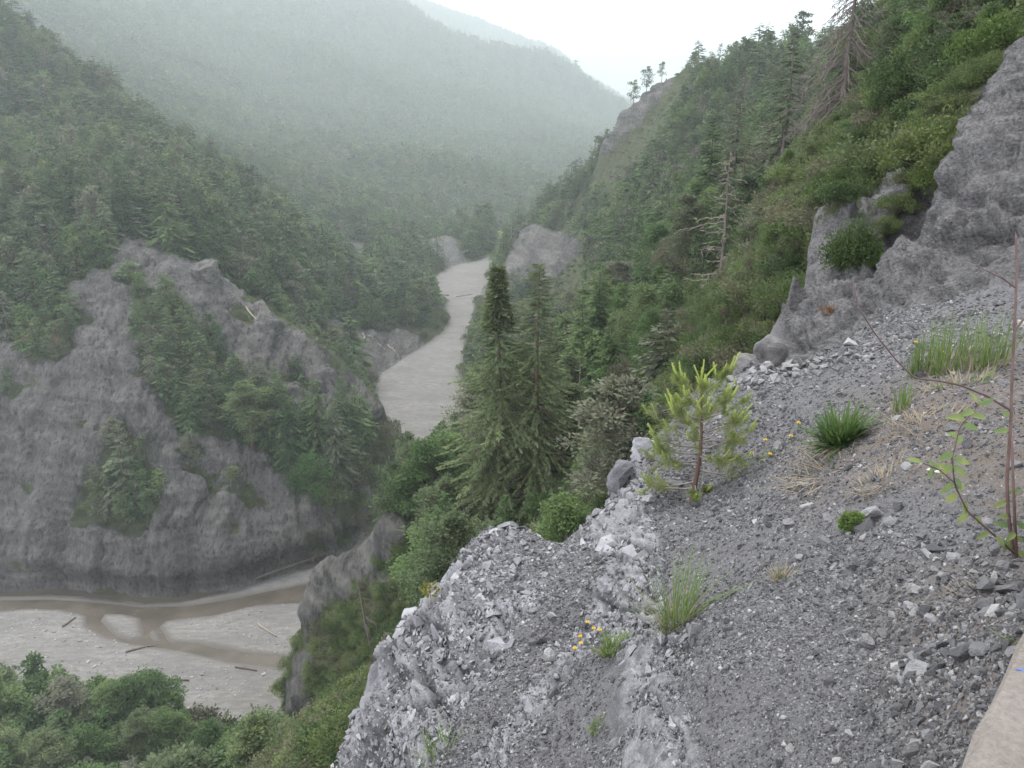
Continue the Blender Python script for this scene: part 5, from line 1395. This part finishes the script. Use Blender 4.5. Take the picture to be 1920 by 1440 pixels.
boulder('boulder', 1205, 850, (44, 40, 56), 'pale rock knob on the crest behind the young pine', 705, M_SHARD, t=8.3, rz=0.2, sink=0.35, box=0.5)
boulder('boulder', 770, 1165, (36, 30, 40), 'pale corner of rock on the crest below the small yellow pine', 706, M_SHARD, t=6.95, rz=0.1, sink=0.35, box=0.5)

# ------------------------------------------------------------------ concrete parapet at the lower right
def parapet():
    k = NT('concrete'); p = k.pos()
    a = k.noise(p, 3, 6, 0.6); b = k.noise(p, 60, 5, 0.7); f = k.vor(p, 90)
    c = k.ramp(k.mix(0.5, a, b), [(0.35, (0.11, 0.096, 0.085)), (0.5, (0.16, 0.142, 0.127)), (0.65, (0.21, 0.19, 0.173))])
    c = k.mix(k.ramp(f, [(0.1, 0.5), (0.25, 0)]), c, (0.13, 0.12, 0.115))
    m = k.bsdf(c, 0.9, 0.2, k.bump(k.math('ADD', b, f), 0.5, 0.006))
    zt = -1.36
    a0 = np.array(on_bed(1797, 1440, zt)); a1 = np.array(on_bed(1922, 1180, zt))
    d = (a1 - a0) / np.linalg.norm(a1 - a0); nrm = np.array([d[1], -d[0]])
    p0 = a0 - d * 2.2; p1 = a1 + d * 6.0
    L = np.linalg.norm(p1 - p0); nseg = 60
    rng = np.random.default_rng(5)
    prof = [(0.0, -0.6), (0.0, -0.025), (0.008, -0.006), (0.03, 0.0), (0.42, 0.0), (0.445, -0.02), (0.45, -0.6)]
    vv = []
    for i in range(nseg + 1):
        c0 = p0 + d * L * i / nseg
        for (o_, h_) in prof:
            jit = rng.normal(0, 0.003, 2)
            q = c0 + nrm * (o_ + jit[0])
            vv.append((q[0], q[1], zt + h_ + jit[1] * 0.6))
    me = mesh_from('parapet', vv, grid_faces(nseg + 1, len(prof)))
    e = obj('parapet', me, m, None, None, 'weathered concrete edge of the path in the lower right corner', 'parapet')
    # the blue paint mark
    kb = NT('blue_paint'); kb.bsdf((0.06, 0.13, 0.42), 0.6, 0.3)
    mx = np.array(on_bed(1916, 1256, zt + 0.004)); bm = bmesh.new()
    for w0, w1, s0, s1 in ((-0.012, 0.02, -0.004, 0.003), (0.012, 0.05, 0.001, 0.008)):
        q = [mx + nrm * w0 + d * s0, mx + nrm * w1 + d * (s0 + 0.004), mx + nrm * w1 + d * (s1 + 0.005), mx + nrm * w0 + d * s1]
        bm.faces.new([bm.verts.new((c[0], c[1], zt + 0.003)) for c in q])
    me = bpy.data.meshes.new('paint_mark'); bm.to_mesh(me); bm.free()
    obj('paint_mark', me, kb.m, e)
parapet()
# the gravel path behind the concrete edge, under the viewer
def path():
    k = NT('path_gravel'); p = k.pos()
    c = k.ramp(k.mix(0.5, k.noise(p, 4, 5), k.vor(p, 60)), [(0.3, (0.13, 0.125, 0.12)), (0.7, (0.24, 0.23, 0.215))])
    m = k.bsdf(c, 0.95, 0.15, k.bump(k.vor(p, 60), 0.4, 0.01))
    zt = -1.36
    a0 = np.array(on_bed(1797, 1440, zt)); a1 = np.array(on_bed(1922, 1180, zt)); d = (a1 - a0) / np.linalg.norm(a1 - a0); nr_ = np.array([d[1], -d[0]])
    n1, n2 = 40, 14; vv = []
    for i in range(n1 + 1):
        for j in range(n2 + 1):
            q = a0 + d * (-3.5 + 11.0 * i / n1) + nr_ * (0.43 + 3.0 * j / n2)
            vv.append((q[0], q[1], -1.62 + 0.012 * float(noise2(q[0] * 2, q[1] * 2, 3))))
    obj('path', mesh_from('path', vv, grid_faces(n1 + 1, n2 + 1), True), m, kind='structure')
path()

# ------------------------------------------------------------------ small plants of the slope
def leaf_mat(name, a, b, transl=0.3, rough=0.6, sc=12):
    k = NT(name)
    n = k.noise(k.objco(), sc, 3)
    return k.bsdf(k.mix(k.ramp(n, [(0.35, 0), (0.65, 1)]), a, b), rough, 0.25, None, transl)
M_NEEDLE = leaf_mat('young_needles', (0.15, 0.20, 0.055), (0.24, 0.29, 0.085), 0.35)
M_CANDLE = leaf_mat('fresh_shoots', (0.34, 0.42, 0.10), (0.44, 0.50, 0.15), 0.35)
M_YELLOWP = leaf_mat('yellow_needles', (0.30, 0.28, 0.06), (0.36, 0.35, 0.09), 0.3)
M_TUFT = leaf_mat('tuft_blades', (0.04, 0.085, 0.03), (0.08, 0.14, 0.04), 0.25)
M_TUFTL = leaf_mat('tuft_tips', (0.085, 0.14, 0.04), (0.13, 0.19, 0.06), 0.3)
M_GRASS = leaf_mat('green_grass', (0.11, 0.17, 0.055), (0.18, 0.24, 0.08), 0.4)
M_DRY = leaf_mat('dry_grass', (0.25, 0.205, 0.14), (0.33, 0.28, 0.20), 0.3)
M_REDST = leaf_mat('red_stems', (0.07, 0.042, 0.037), (0.115, 0.075, 0.066), 0.0)
M_LEAF = leaf_mat('sapling_leaves', (0.12, 0.19, 0.08), (0.24, 0.27, 0.09), 0.4)
M_CUSH = leaf_mat('cushion_leaves', (0.12, 0.19, 0.055), (0.19, 0.26, 0.08), 0.35)
M_YEL = leaf_mat('yellow_petals', (0.75, 0.48, 0.02), (0.8, 0.56, 0.03), 0.3)
M_WHITE = leaf_mat('white_petals', (0.7, 0.68, 0.64), (0.78, 0.75, 0.72), 0.3)
M_TWIG = leaf_mat('twig_bark', (0.19, 0.165, 0.145), (0.27, 0.24, 0.215), 0.0)
def arc_blades(mb, base, az_, tilt, L, w, droop, seg=4, rng=None):
    """bent grass blades, each a tapering ribbon"""
    n = len(base); s = np.linspace(0, 1, seg)
    d = np.stack([np.cos(az_), np.sin(az_), np.zeros(n)], 1); sd_ = np.stack([-np.sin(az_), np.cos(az_), np.zeros(n)], 1)
    vv = np.zeros((n, seg, 2, 3))
    for i, q in enumerate(s):
        out = L * q * np.sin(tilt + droop * q * 0.6); up = L * q * np.cos(tilt + droop * q * 0.6)
        c = base + d * out[:, None]; c[:, 2] += up
        ww = w * (1 - q) ** 0.7 * 0.5 + 0.0004
        vv[:, i, 0] = c - sd_ * ww[:, None]; vv[:, i, 1] = c + sd_ * ww[:, None]
    i = np.arange(n * seg * 2).reshape(n, seg, 2)
    q = np.stack([i[:, :-1, 0].ravel(), i[:, :-1, 1].ravel(), i[:, 1:, 1].ravel(), i[:, 1:, 0].ravel()], 1)
    mb.add(vv.reshape(-1, 3), None, q)
def tuft_thing(name, u, v, layers, label, cat, t=None):
    x1, y1, z1, t1 = on_near(u, v)
    e = bpy.data.objects.new(name, None); COL.objects.link(e); e.location = (x1, y1, z1); e['label'] = label; e['category'] = cat
    for k, (pn, n, spread, Lpx, wpx, tl0, tl1, dr, m) in enumerate(layers):
        rng = np.random.default_rng(800 + int(u) + k); s = t1 / F
        a = rng.random(n) * 6.283; rd = np.sqrt(rng.random(n)) * spread * s
        b = np.stack([np.cos(a) * rd, np.sin(a) * rd, 0 * a - 0.01], 1)
        gz = nsamp(NZ, x1 + b[:, 0], y1 + b[:, 1]) - z1; b[:, 2] += gz
        mb = MB(); arc_blades(mb, b, a + rng.normal(0, 0.7, n), tl0 + (tl1 - tl0) * rng.random(n), Lpx * s * (0.55 + 0.5 * rng.random(n)), wpx * s * (0.7 + 0.6 * rng.random(n)), dr * rng.random(n))
        obj(pn, mb.mesh(name + '_' + pn), m, e)
    return e, t1
tuft_thing('leafy_tuft', 1577, 828, [('blades', 260, 20, 80, 6.5, 0.3, 1.6, 0.5, M_TUFT), ('fresh_blades', 130, 24, 92, 4.0, 0.0, 0.85, 0.4, M_TUFTL), ('dry_blades', 60, 26, 90, 3, 1.2, 1.7, 0.4, M_DRY)],
           'dense dark green tuft of strap leaves amid the gravel', 'plant')
GR = [(1268,1172,[('blades',110,28,155,2.2,0.0,0.8,0.7,M_GRASS),('dry_blades',60,24,80,2.2,0.2,1.1,0.5,M_DRY)],'tall green grass clump on the rock step below the young pine'),
      (1775,694,[('blades',95,40,125,2.0,0.0,0.3,0.3,M_GRASS),('dry_blades',60,40,60,2.4,0.2,1.0,0.5,M_DRY)],'left of two upright grass clumps near the sapling'),
      (1848,690,[('blades',85,38,120,2.0,0.0,0.32,0.3,M_GRASS),('dry_blades',60,40,60,2.4,0.2,1.0,0.5,M_DRY)],'right of two upright grass clumps near the sapling'),
      (1722,698,[('blades',50,16,85,2.6,0.0,0.3,0.2,M_GRASS)],'small thin grass clump left of the two upright clumps'),
      (1690,770,[('blades',34,14,70,2.4,0.0,0.4,0.2,M_GRASS),('dry_blades',40,30,50,2,0.3,1.2,0.4,M_DRY)],'sparse grass below the small thin clump'),
      (1146,1222,[('blades',90,16,48,3,0.1,1.1,0.5,M_GRASS),('dry_blades',20,16,40,2,0.3,1.2,0.4,M_DRY)],'small grass tuft in the gully beside the yellow flowers'),
      (1120,1368,[('blades',60,12,26,2.4,0.1,1.2,0.4,M_CUSH)],'tiny green tuft low in the gravel gully'),
      (1466,1088,[('dry_blades',70,10,44,2.2,0.2,1.2,0.5,M_DRY),('blades',14,8,40,2,0.2,1.0,0.4,M_GRASS)],'brown dry grass tuft on the scree'),
      (1655,905,[('dry_blades',120,46,48,2.2,0.6,1.5,0.4,M_DRY)],'flattened dry grass below the dark green tuft'),
      (1735,800,[('dry_blades',140,60,46,2.2,0.5,1.5,0.4,M_DRY)],'matted dry grass under the long bare branch'),
      (1800,720,[('dry_blades',120,60,44,2.2,0.4,1.5,0.4,M_DRY),('blades',30,60,40,3,0.3,1.2,0.3,M_GRASS)],'dry grass mat below the two upright clumps'),
      (1835,1120,[('dry_blades',50,60,46,2.0,1.1,1.6,0.2,M_DRY)],'scattered straw beside the pale stones'),
      (1555,880,[('dry_blades',90,60,85,2.0,1.2,1.6,0.2,M_DRY)],'straw lying downslope of the dark green tuft'),
      (1905,1195,[('blades',6,6,60,9,0.5,1.3,0.4,M_GRASS)],'broad-leaved seedling beside the concrete edge'),
      (820,1420,[('blades',50,30,60,2,0.1,0.8,0.4,M_CUSH)],'thin pale grass low on the rock rib'),
      (1430,862,[('blades',26,14,30,2,0.2,1.3,0.4,M_CUSH)],'wispy green sprig under the yellow flowers on the scree'),
      (1020,720,[],'')]
for u, v, ly, lb in GR:
    if ly: tuft_thing('grass_clump', u, v, ly, lb, 'grass')
# green cushion plant
def cushion(u, v, w_px, h_px, label):
    x1, y1, z1, t1 = on_near(u, v); s = t1 / F; rng = np.random.default_rng(850)
    e = bpy.data.objects.new('cushion_plant', None); COL.objects.link(e); e.location = (x1, y1, z1); e['label'] = label; e['category'] = 'plant'
    n = 1500; q = norm(rng.normal(size=(n, 3))); q[:, 2] = np.abs(q[:, 2])
    q *= np.array([w_px / 2, w_px / 2, h_px * 0.75]) * s * (0.7 + 0.35 * noise3(q[:, 0] * 2, q[:, 1] * 2, q[:, 2] * 2, 5))[:, None]
    mb = MB(); ln = 7 * s * (0.6 + 0.7 * rng.random(n)); blades(mb, q, norm(q) + rng.normal(0, 0.5, (n, 3)), ln, ln * 0.5, None, rng)
    obj('leaves', mb.mesh('cushion_leaves'), M_CUSH, e)
    m2 = MB()
    for i in range(14):
        p_ = q[rng.integers(0, n)] * 0.95; m2.tube(np.array([[0, 0, -0.02], p_ * 0.5, p_]), np.array([3, 2, 1]) * s * 0.6, 4)
    obj('stems', m2.mesh('cushion_stems'), M_TWIG, e)
cushion(1598, 992, 58, 52, 'bright green leafy cushion plant amid the gravel')
# flowers
def flower(u, v, rise_px, size_px, mat, label, name='yellow_flower', petals=12):
    x1, y1, z1, t1 = on_near(u, v + rise_px); s = t1 / F; rng = np.random.default_rng(int(u * 7 + v))
    e = bpy.data.objects.new(name, None); COL.objects.link(e); e.location = (x1, y1, z1); e['label'] = label; e['category'] = 'flower'; e['group'] = 'small flowers on the slope'
    top = np.array([rng.normal(0, 2) * s, 0, rise_px * s / 0.95])
    m = MB(); m.tube(np.array([[0, 0, -0.01], top * 0.5 + [0.003, 0, 0], top]), np.array([1.0, 0.9, 0.8]) * s * 0.8, 4); obj('stalk', m.mesh('flower_stalk'), M_GRASS, e)
    a = np.arange(petals) / petals * 6.283; m = MB()
    d = np.stack([np.cos(a), np.sin(a) * 0.9, 0.25 + 0 * a], 1); ln = np.full(petals, size_px * 0.55 * s)
    blades(m, np.repeat(top[None], petals, 0), d, ln, ln * 0.6, np.repeat(np.array([[0, 0, 1.0]]), petals, 0), rng)
    blades(m, np.repeat(top[None] + [0, 0, 0.002], petals, 0), d * [0.6, 0.6, 2.5], ln * 0.8, ln * 0.5, np.repeat(np.array([[0, 0, 1.0]]), petals, 0), rng)
    obj('petals', m.mesh('flower_petals'), mat, e)
FL = [(1495,794,16,'yellow flower left of the dark green tuft'),(1384,820,14,'yellow flower nearest the young pine'),(1432,825,14,'middle yellow flower between the young pine and the tuft'),(1484,818,14,'yellow flower below the one left of the tuft'),
      (1412,850,12,'yellow flower low between the young pine and the tuft'),(1440,852,12,'yellow flower at the wispy sprig'),(1103,1166,8,'topmost yellow flower in the rock gully'),(1111,1178,8,'second yellow flower from the top in the rock gully'),
      (1127,1181,8,'rightmost yellow flower in the rock gully'),(1086,1194,8,'upper left yellow flower in the rock gully'),(1090,1206,8,'lower yellow flower in the rock gully'),(1077,1215,8,'lowest yellow flower beside the pale block'),
      (1712,643,40,'yellow flower left of the upright grass clumps'),(1761,663,26,'yellow flower in front of the left upright grass clump')]
for u, v, rs, lb in FL: flower(u, v, rs, 8, M_YEL, lb)
for du, dv, lb in ((0, 0, 'left'), (9, -5, 'upper'), (13, 3, 'right')): flower(1738 + du, 882 + dv, 14, 10, M_WHITE, f'{lb} white blossom beside the leafy shoot', 'white_flower', 8)
# young pine with fresh upright shoots
def young_pine(u, v, h_px, label, seed, needle_m, candle_m, big=True):
    x1, y1, z1, t1 = on_near(u, v); s = t1 / F / 0.95; rng = np.random.default_rng(seed); H = h_px * s
    e = bpy.data.objects.new('young_pine', None); COL.objects.link(e); e.location = (x1, y1, z1 - 0.01); e['label'] = label; e['category'] = 'tree'
    k = 8; q = np.linspace(0, 1, k)
    tp = np.stack([(0.03 * np.sin(q * 4) + 0.02 * q) * H, 0.02 * np.sin(q * 5) * H, q * H * 0.88], 1); tp[0, 2] = -0.04
    mb = MB(); mb.tube(tp, 0.020 * H * (1 - 0.8 * q) + 0.001, 8); obj('trunk', mb.mesh('young_trunk', True), M_PBARK if big else M_TWIG, e)
    def at(h): return np.array([np.interp(h * H, tp[:, 2], tp[:, i]) for i in range(3)])
    def needles(m, a, b, n, L, spread=0.8):
        f = rng.random(n); p0 = a + (b - a) * f[:, None]; ax = norm(b - a)
        rd = norm(rng.normal(size=(n, 3))); d = ax * 0.75 + rd * spread
        ln = L * (0.7 + 0.5 * rng.random(n)); blades(m, p0, d, ln, np.full(n, max(0.0018, 0.0003 * t1)), None, rng)
    def candle(par, a, d, L):
        m = MB(); b = a + norm(d) * L; c = (a + b) / 2 + rng.normal(0, 0.02 * L, 3)
        m.tube(np.array([a, c, b]), np.array([0.006, 0.0065, 0.0045]) * H / 1.1, 6)
        needles(m, a, b, 130, 0.014 * H, 0.9)
        obj('shoot', m.mesh('fresh_shoot'), candle_m, par)
    def branch(h, phi, L, rise, nc=2, bare=0.35):
        o = at(h); w = MB(); ss = np.linspace(0, 1, 6)
        pts = o + np.stack([np.cos(phi) * L * ss, np.sin(phi) * L * ss, L * (rise * ss + 0.28 * ss ** 2)], 1)
        pts[1:] += np.cumsum(rng.normal(0, 0.02 * L, (5, 3)), 0)
        w.tube(pts, 0.0075 * H * (1.05 - 0.75 * ss) * (L / (0.4 * H)) ** 0.5, 6)
        nd = MB(); tips = [pts[-1]]; dirs = [pts[-1] - pts[-2]]
        needles(nd, pts[3], pts[5], 190, 0.05 * H)
        needles(nd, pts[2], pts[3], int(70 * (1 - bare)), 0.05 * H)
        for j in range(4):
            f = 0.42 + 0.5 * rng.random(); a = np.array([np.interp(f, ss, pts[:, i]) for i in range(3)])
            d = norm(pts[5] - pts[0]) + rng.normal(0, 0.6, 3) + np.array([0, 0, 0.25]); b = a + norm(d) * L * (0.22 + 0.2 * rng.random())
            w.tube(np.array([a, (a + b) / 2, b]), np.array([0.003, 0.0025, 0.002]) * H, 5); needles(nd, a + (b - a) * 0.2, b, 140, 0.046 * H)
            tips.append(b); dirs.append(b - a)
        br = obj('branch', w.mesh('young_branch', True), M_TWIG, e)
        obj('needles', nd.mesh('branch_needles'), needle_m, br)
        for a, d in list(zip(tips, dirs))[:nc]: candle(br, a, norm(d) + np.array([0, 0, 0.9]), H * (0.05 + 0.05 * rng.random()))
    spec = [(0.62,-0.2,0.26,0.35),(0.62,3.3,0.22,0.4),(0.60,1.4,0.2,0.4),(0.60,4.8,0.22,0.4),(0.78,0.1,0.2,0.75),(0.78,3.0,0.17,0.7),(0.76,4.6,0.16,0.6),
            (0.46,0.3,0.36,0.15),(0.45,2.8,0.34,0.2),(0.46,4.4,0.30,0.2),(0.44,5.5,0.33,0.15),(0.45,1.6,0.26,0.2),(0.36,3.4,0.34,0.05),(0.35,-0.3,0.34,-0.05),(0.34,4.9,0.28,0.05),
            (0.27,3.1,0.34,-0.05),(0.24,5.9,0.3,-0.15),(0.15,3.3,0.33,-0.25),(0.13,4.4,0.2,-0.25),(0.10,3.0,0.30,-0.25),(0.08,5.6,0.12,0.1)]
    spec += [(0.54,0.9,0.28,0.3),(0.53,2.4,0.27,0.3),(0.55,3.9,0.28,0.3),(0.54,5.2,0.28,0.3),(0.69,0.7,0.22,0.5),(0.69,2.2,0.2,0.5),(0.69,4.0,0.2,0.5),(0.68,5.4,0.22,0.5),(0.4,0.0,0.36,0.1),(0.4,3.0,0.36,0.1),(0.3,4.0,0.32,0.0),(0.3,0.3,0.3,0.0)]
    if not big: spec = spec[:11]
    for h, ph, L, rs in spec: branch(h, ph + rng.normal(0, 0.15), L * H, rs, 3 if h > 0.5 else 2)
    ldr = MB(); needles(ldr, at(0.66), at(0.88), 200, 0.05 * H, 0.7); obj('needles', ldr.mesh('leader_needles'), needle_m, e)
    top = at(0.88)
    for d, L in (((0.05, 0, 1), 0.155), ((-0.42, 0, 0.9), 0.13), ((0.62, 0.1, 0.75), 0.15), ((-0.08, -0.3, 1), 0.09), ((0.1, 0.4, 0.9), 0.10)): candle(e, top, np.array(d, float), L * H)
young_pine(1296, 940, 258, 'young pine sapling with bright upright shoots on the scree', 870, M_NEEDLE, M_CANDLE)
young_pine(806, 1138, 50, 'tiny yellow-green pine on the crest of the rock rib', 871, M_YELLOWP, M_YELLOWP, False)
# red-stemmed sapling at the right edge
def sapling():
    x1, y1, z1, t1 = on_near(1900, 1045); rng = np.random.default_rng(880)
    e = bpy.data.objects.new('sapling', None); COL.objects.link(e); e.location = (x1, y1, z1); e['label'] = 'red-stemmed leafy sapling at the right edge of the slope'; e['category'] = 'sapling'
    org = np.array([x1, y1, z1])
    def pt(u, v, dt=0.0): return P(u, v, t1 + dt) - org
    def stem(name, rows, r0, r1, par=e, m=M_REDST):
        pts = np.array([pt(*q) for q in rows]); mb = MB()
        ss = np.linspace(0, 1, len(pts)); fine = np.linspace(0, 1, len(pts) * 4)
        pts = np.stack([np.interp(fine, ss, pts[:, i]) for i in range(3)], 1)
        mb.tube(pts, np.linspace(r0, r1, len(fine)) * t1 / F, 7)
        return obj(name, mb.mesh('sapling_' + name, True), m, par), pts
    s1, p1 = stem('stem', [(1902,1048,0),(1890,960,0.02),(1888,900,0.03),(1895,800,0.04),(1898,700,0.06),(1903,600,0.08),(1907,500,0.10),(1905,440,0.12)], 3.8, 2.0)
    s2, p2 = stem('stem', [(1906,1050,0),(1902,960,-0.03),(1899,880,-0.03),(1898,820,0.0)], 3.4, 2.0)
    s3, p3 = stem('branch', [(1896,770,0.05),(1850,742,0.0),(1800,722,-0.08),(1760,714,-0.12),(1715,709,-0.16),(1680,675,-0.2),(1640,625,-0.25),(1612,580,-0.3),(1597,528,-0.34)], 2.4, 0.9)
    s4, p4 = stem('branch', [(1905,1040,0),(1860,1000,-0.06),(1815,960,-0.1),(1790,910,-0.12),(1785,860,-0.12),(1800,800,-0.12),(1835,760,-0.1)], 2.2, 0.9)
    s5, p5 = stem('branch', [(1903,620,0.08),(1925,590,0.1),(1950,560,0.12)], 2.5, 1.2)
    s6, p6 = stem('branch', [(1905,540,0.1),(1880,522,0.05),(1850,508,0.0),(1830,498,-0.05)], 2.0, 0.8)
    s7, p7 = stem('branch', [(1790,905,-0.12),(1760,880,-0.15),(1730,868,-0.18)], 1.6, 0.8, s4)
    def leaf(par, p0, du, dv, L):
        d = (pt(1900 + du, 900 + dv) - pt(1900, 900)); d = norm(d + np.array([0, rng.normal(0, 0.3) * np.linalg.norm(d), 0]))
        Lm = L * t1 / F; side = norm(np.cross(d, norm(np.array([rng.normal(0, .4), -0.8, 0.6])))); nrm_ = np.cross(side, d)
        prof = [(0, 0.0), (0.25, 0.32), (0.5, 0.36), (0.78, 0.22), (1, 0.0)]
        vv = []
        for f, w in prof:
            c = p0 + d * Lm * f - nrm_ * Lm * 0.18 * f * f
            vv += [c - side * w * Lm * 0.55 + nrm_ * w * Lm * 0.25, c, c + side * w * Lm * 0.55 + nrm_ * w * Lm * 0.25]
        i = np.arange(15).reshape(5, 3); qd = []
        for a in range(4):
            for b in range(2): qd.append((i[a][b], i[a][b + 1], i[a + 1][b + 1], i[a + 1][b]))
        obj('leaf', mesh_from('sapling_leaf', np.array(vv), np.array(qd), True), M_LEAF, par)
    for (pp, par, spots) in ((p4, s4, [(1.0,-20,-30,34),(1.0,25,-22,30),(0.97,-42,8,34),(0.93,40,6,34),(0.9,-38,-8,38),(0.86,36,14,34),(0.8,-30,-26,30),(0.76,34,-12,34),(0.72,-34,10,36),(0.7,36,16,38),(0.66,-28,24,34),(0.64,30,26,34),
                                          (0.6,-36,-6,36),(0.57,24,30,36),(0.54,-30,22,34),(0.5,34,6,32),(0.46,-26,28,36),(0.42,20,34,34),(0.36,-22,26,30),(0.3,26,26,30),(0.22,-24,20,28),(0.15,22,24,28)]),
                             (p7, s7, [(1.0,-30,-12,30),(0.8,-16,24,28),(0.5,-20,-24,28)]),
                             (p1, s1, [(0.02,-34,20,34),(0.03,20,36,34),(0.05,-30,-14,34),(0.07,-18,36,32),(0.08,34,10,32),(0.12,-34,6,32),(0.16,-30,-20,30),(0.2,-22,20,30),(0.24,26,-18,28),(0.44,-32,4,30),(0.47,-26,-14,26)]),
                             (p2, s2, [(0.05,-26,30,34),(0.1,28,22,34),(0.2,-30,16,32),(0.3,26,20,30)])):
        for f, du, dv, L in spots: leaf(par, pp[min(len(pp) - 1, int(f * (len(pp) - 1)))], du + rng.normal(0, 6), dv + rng.normal(0, 6), L * 0.95)
sapling()
# ------------------------------------------------------------------ labels that single out each tree of the slopes
MARKS = [('big bare dead spruce',1590,120),('bleached tree',1340,450),('twin tall spruces',980,720),('narrow sparse spruce',1465,200),('jagged boulder',1420,670),('pale leafy tree',1205,530),('pale snag',1089,640),
         ('rust brown spruce',1112,420),('leaning dead snag',690,1130),('braided channel',280,1180),('bright round tree',586,900),('cliff green patch',235,900),('bleached log',210,665),('pale limestone block',400,550),
         ('three thin logs',712,650),('gravel river bend',840,600),('pale ridge cliff',1190,220),('far scree bay',790,465),('leaning bare trunk',365,1360),('left picture edge',30,430),('upper left corner',40,120),('round-crowned pine',836,760),
         ('far meadow',930,440),('far mountainside centre',600,250),('crest of the left spur',330,300),('head of the far valley',1060,280),('right ridge crest',1420,100),('rock outcrop',1500,480),('spur woods',560,760)]
def relabel():
    items = []
    for e in list(COL.objects):
        if e.type == 'EMPTY' and 'group' in e and e.get('category') in ('tree', 'bush') and e.name.split('.')[0] in ('spruce_tree', 'pine_tree', 'broadleaf_tree', 'bush'):
            h = e.scale[2] * (1.0 if e.name.startswith('bush') else 10.0)
            u, v, t = [float(q) for q in proj(e.location.x, e.location.y, e.location.z + h * 0.6)]
            items.append((e, u, v, t, h))
    by = {}
    for e, u, v, t, h in items:
        nm, mu, mv = min(MARKS, key=lambda m: (m[1] - u) ** 2 + (m[2] - v) ** 2)
        du, dv = u - mu, v - mv; d = math.hypot(du, dv)
        ang = math.degrees(math.atan2(-dv, du)) % 360
        dr = ['right of', 'upper right of', 'above', 'upper left of', 'left of', 'lower left of', 'below', 'lower right of'][int((ang + 22.5) // 45) % 8]
        ds = 'just' if d < 60 else ('' if d < 140 else 'well')
        wd = {'spruce_tree': 'spruce', 'pine_tree': 'pine', 'broadleaf_tree': 'broadleaf tree', 'bush': 'bush'}[e.name.split('.')[0]]
        adj = e['label'].split()[0]
        by.setdefault(' '.join(f'{adj} {wd} {ds} {dr} the {nm}'.split()), []).append((u, v, e))
    ORD = ['leftmost', 'second from left', 'third from left', 'fourth from left', 'fifth from left', 'sixth from left', 'seventh from left', 'eighth from left', 'ninth from left', 'tenth from left', 'eleventh from left', 'twelfth from left']
    for lb, lst in by.items():
        lst.sort(key=lambda q: q[0])
        for i, (u, v, e) in enumerate(lst):
            if len(lst) == 1: e['label'] = lb
            elif i == len(lst) - 1: e['label'] = lb + ', rightmost'
            else: e['label'] = lb + ', ' + (ORD[i] if i < len(ORD) else f'{i + 1}th from left')
relabel()
# ------------------------------------------------------------------ haze over the whole valley
def haze_box():
    x0, x1, y0, y1, z0, z1 = -9000, 9000, -40, 11500, -1800, 1400
    bm = bmesh.new()
    bmesh.ops.create_cube(bm, size=1.0)
    for v in bm.verts:
        v.co = Vector((x0 if v.co.x < 0 else x1, y0 if v.co.y < 0 else y1, z0 if v.co.z < 0 else z1))
    me = bpy.data.meshes.new('haze'); bm.to_mesh(me); bm.free()
    m, n, l = new_mat('haze_air')
    o = n.new('ShaderNodeOutputMaterial')
    v = n.new('ShaderNodeVolumePrincipled')
    v.inputs['Color'].default_value = (0.87, 0.95, 0.97, 1)
    v.inputs['Density'].default_value = 0.00027
    v.inputs['Anisotropy'].default_value = 0.25
    l.new(v.outputs['Volume'], o.inputs['Volume'])
    obj('haze', me, m, kind='stuff')
haze_box()
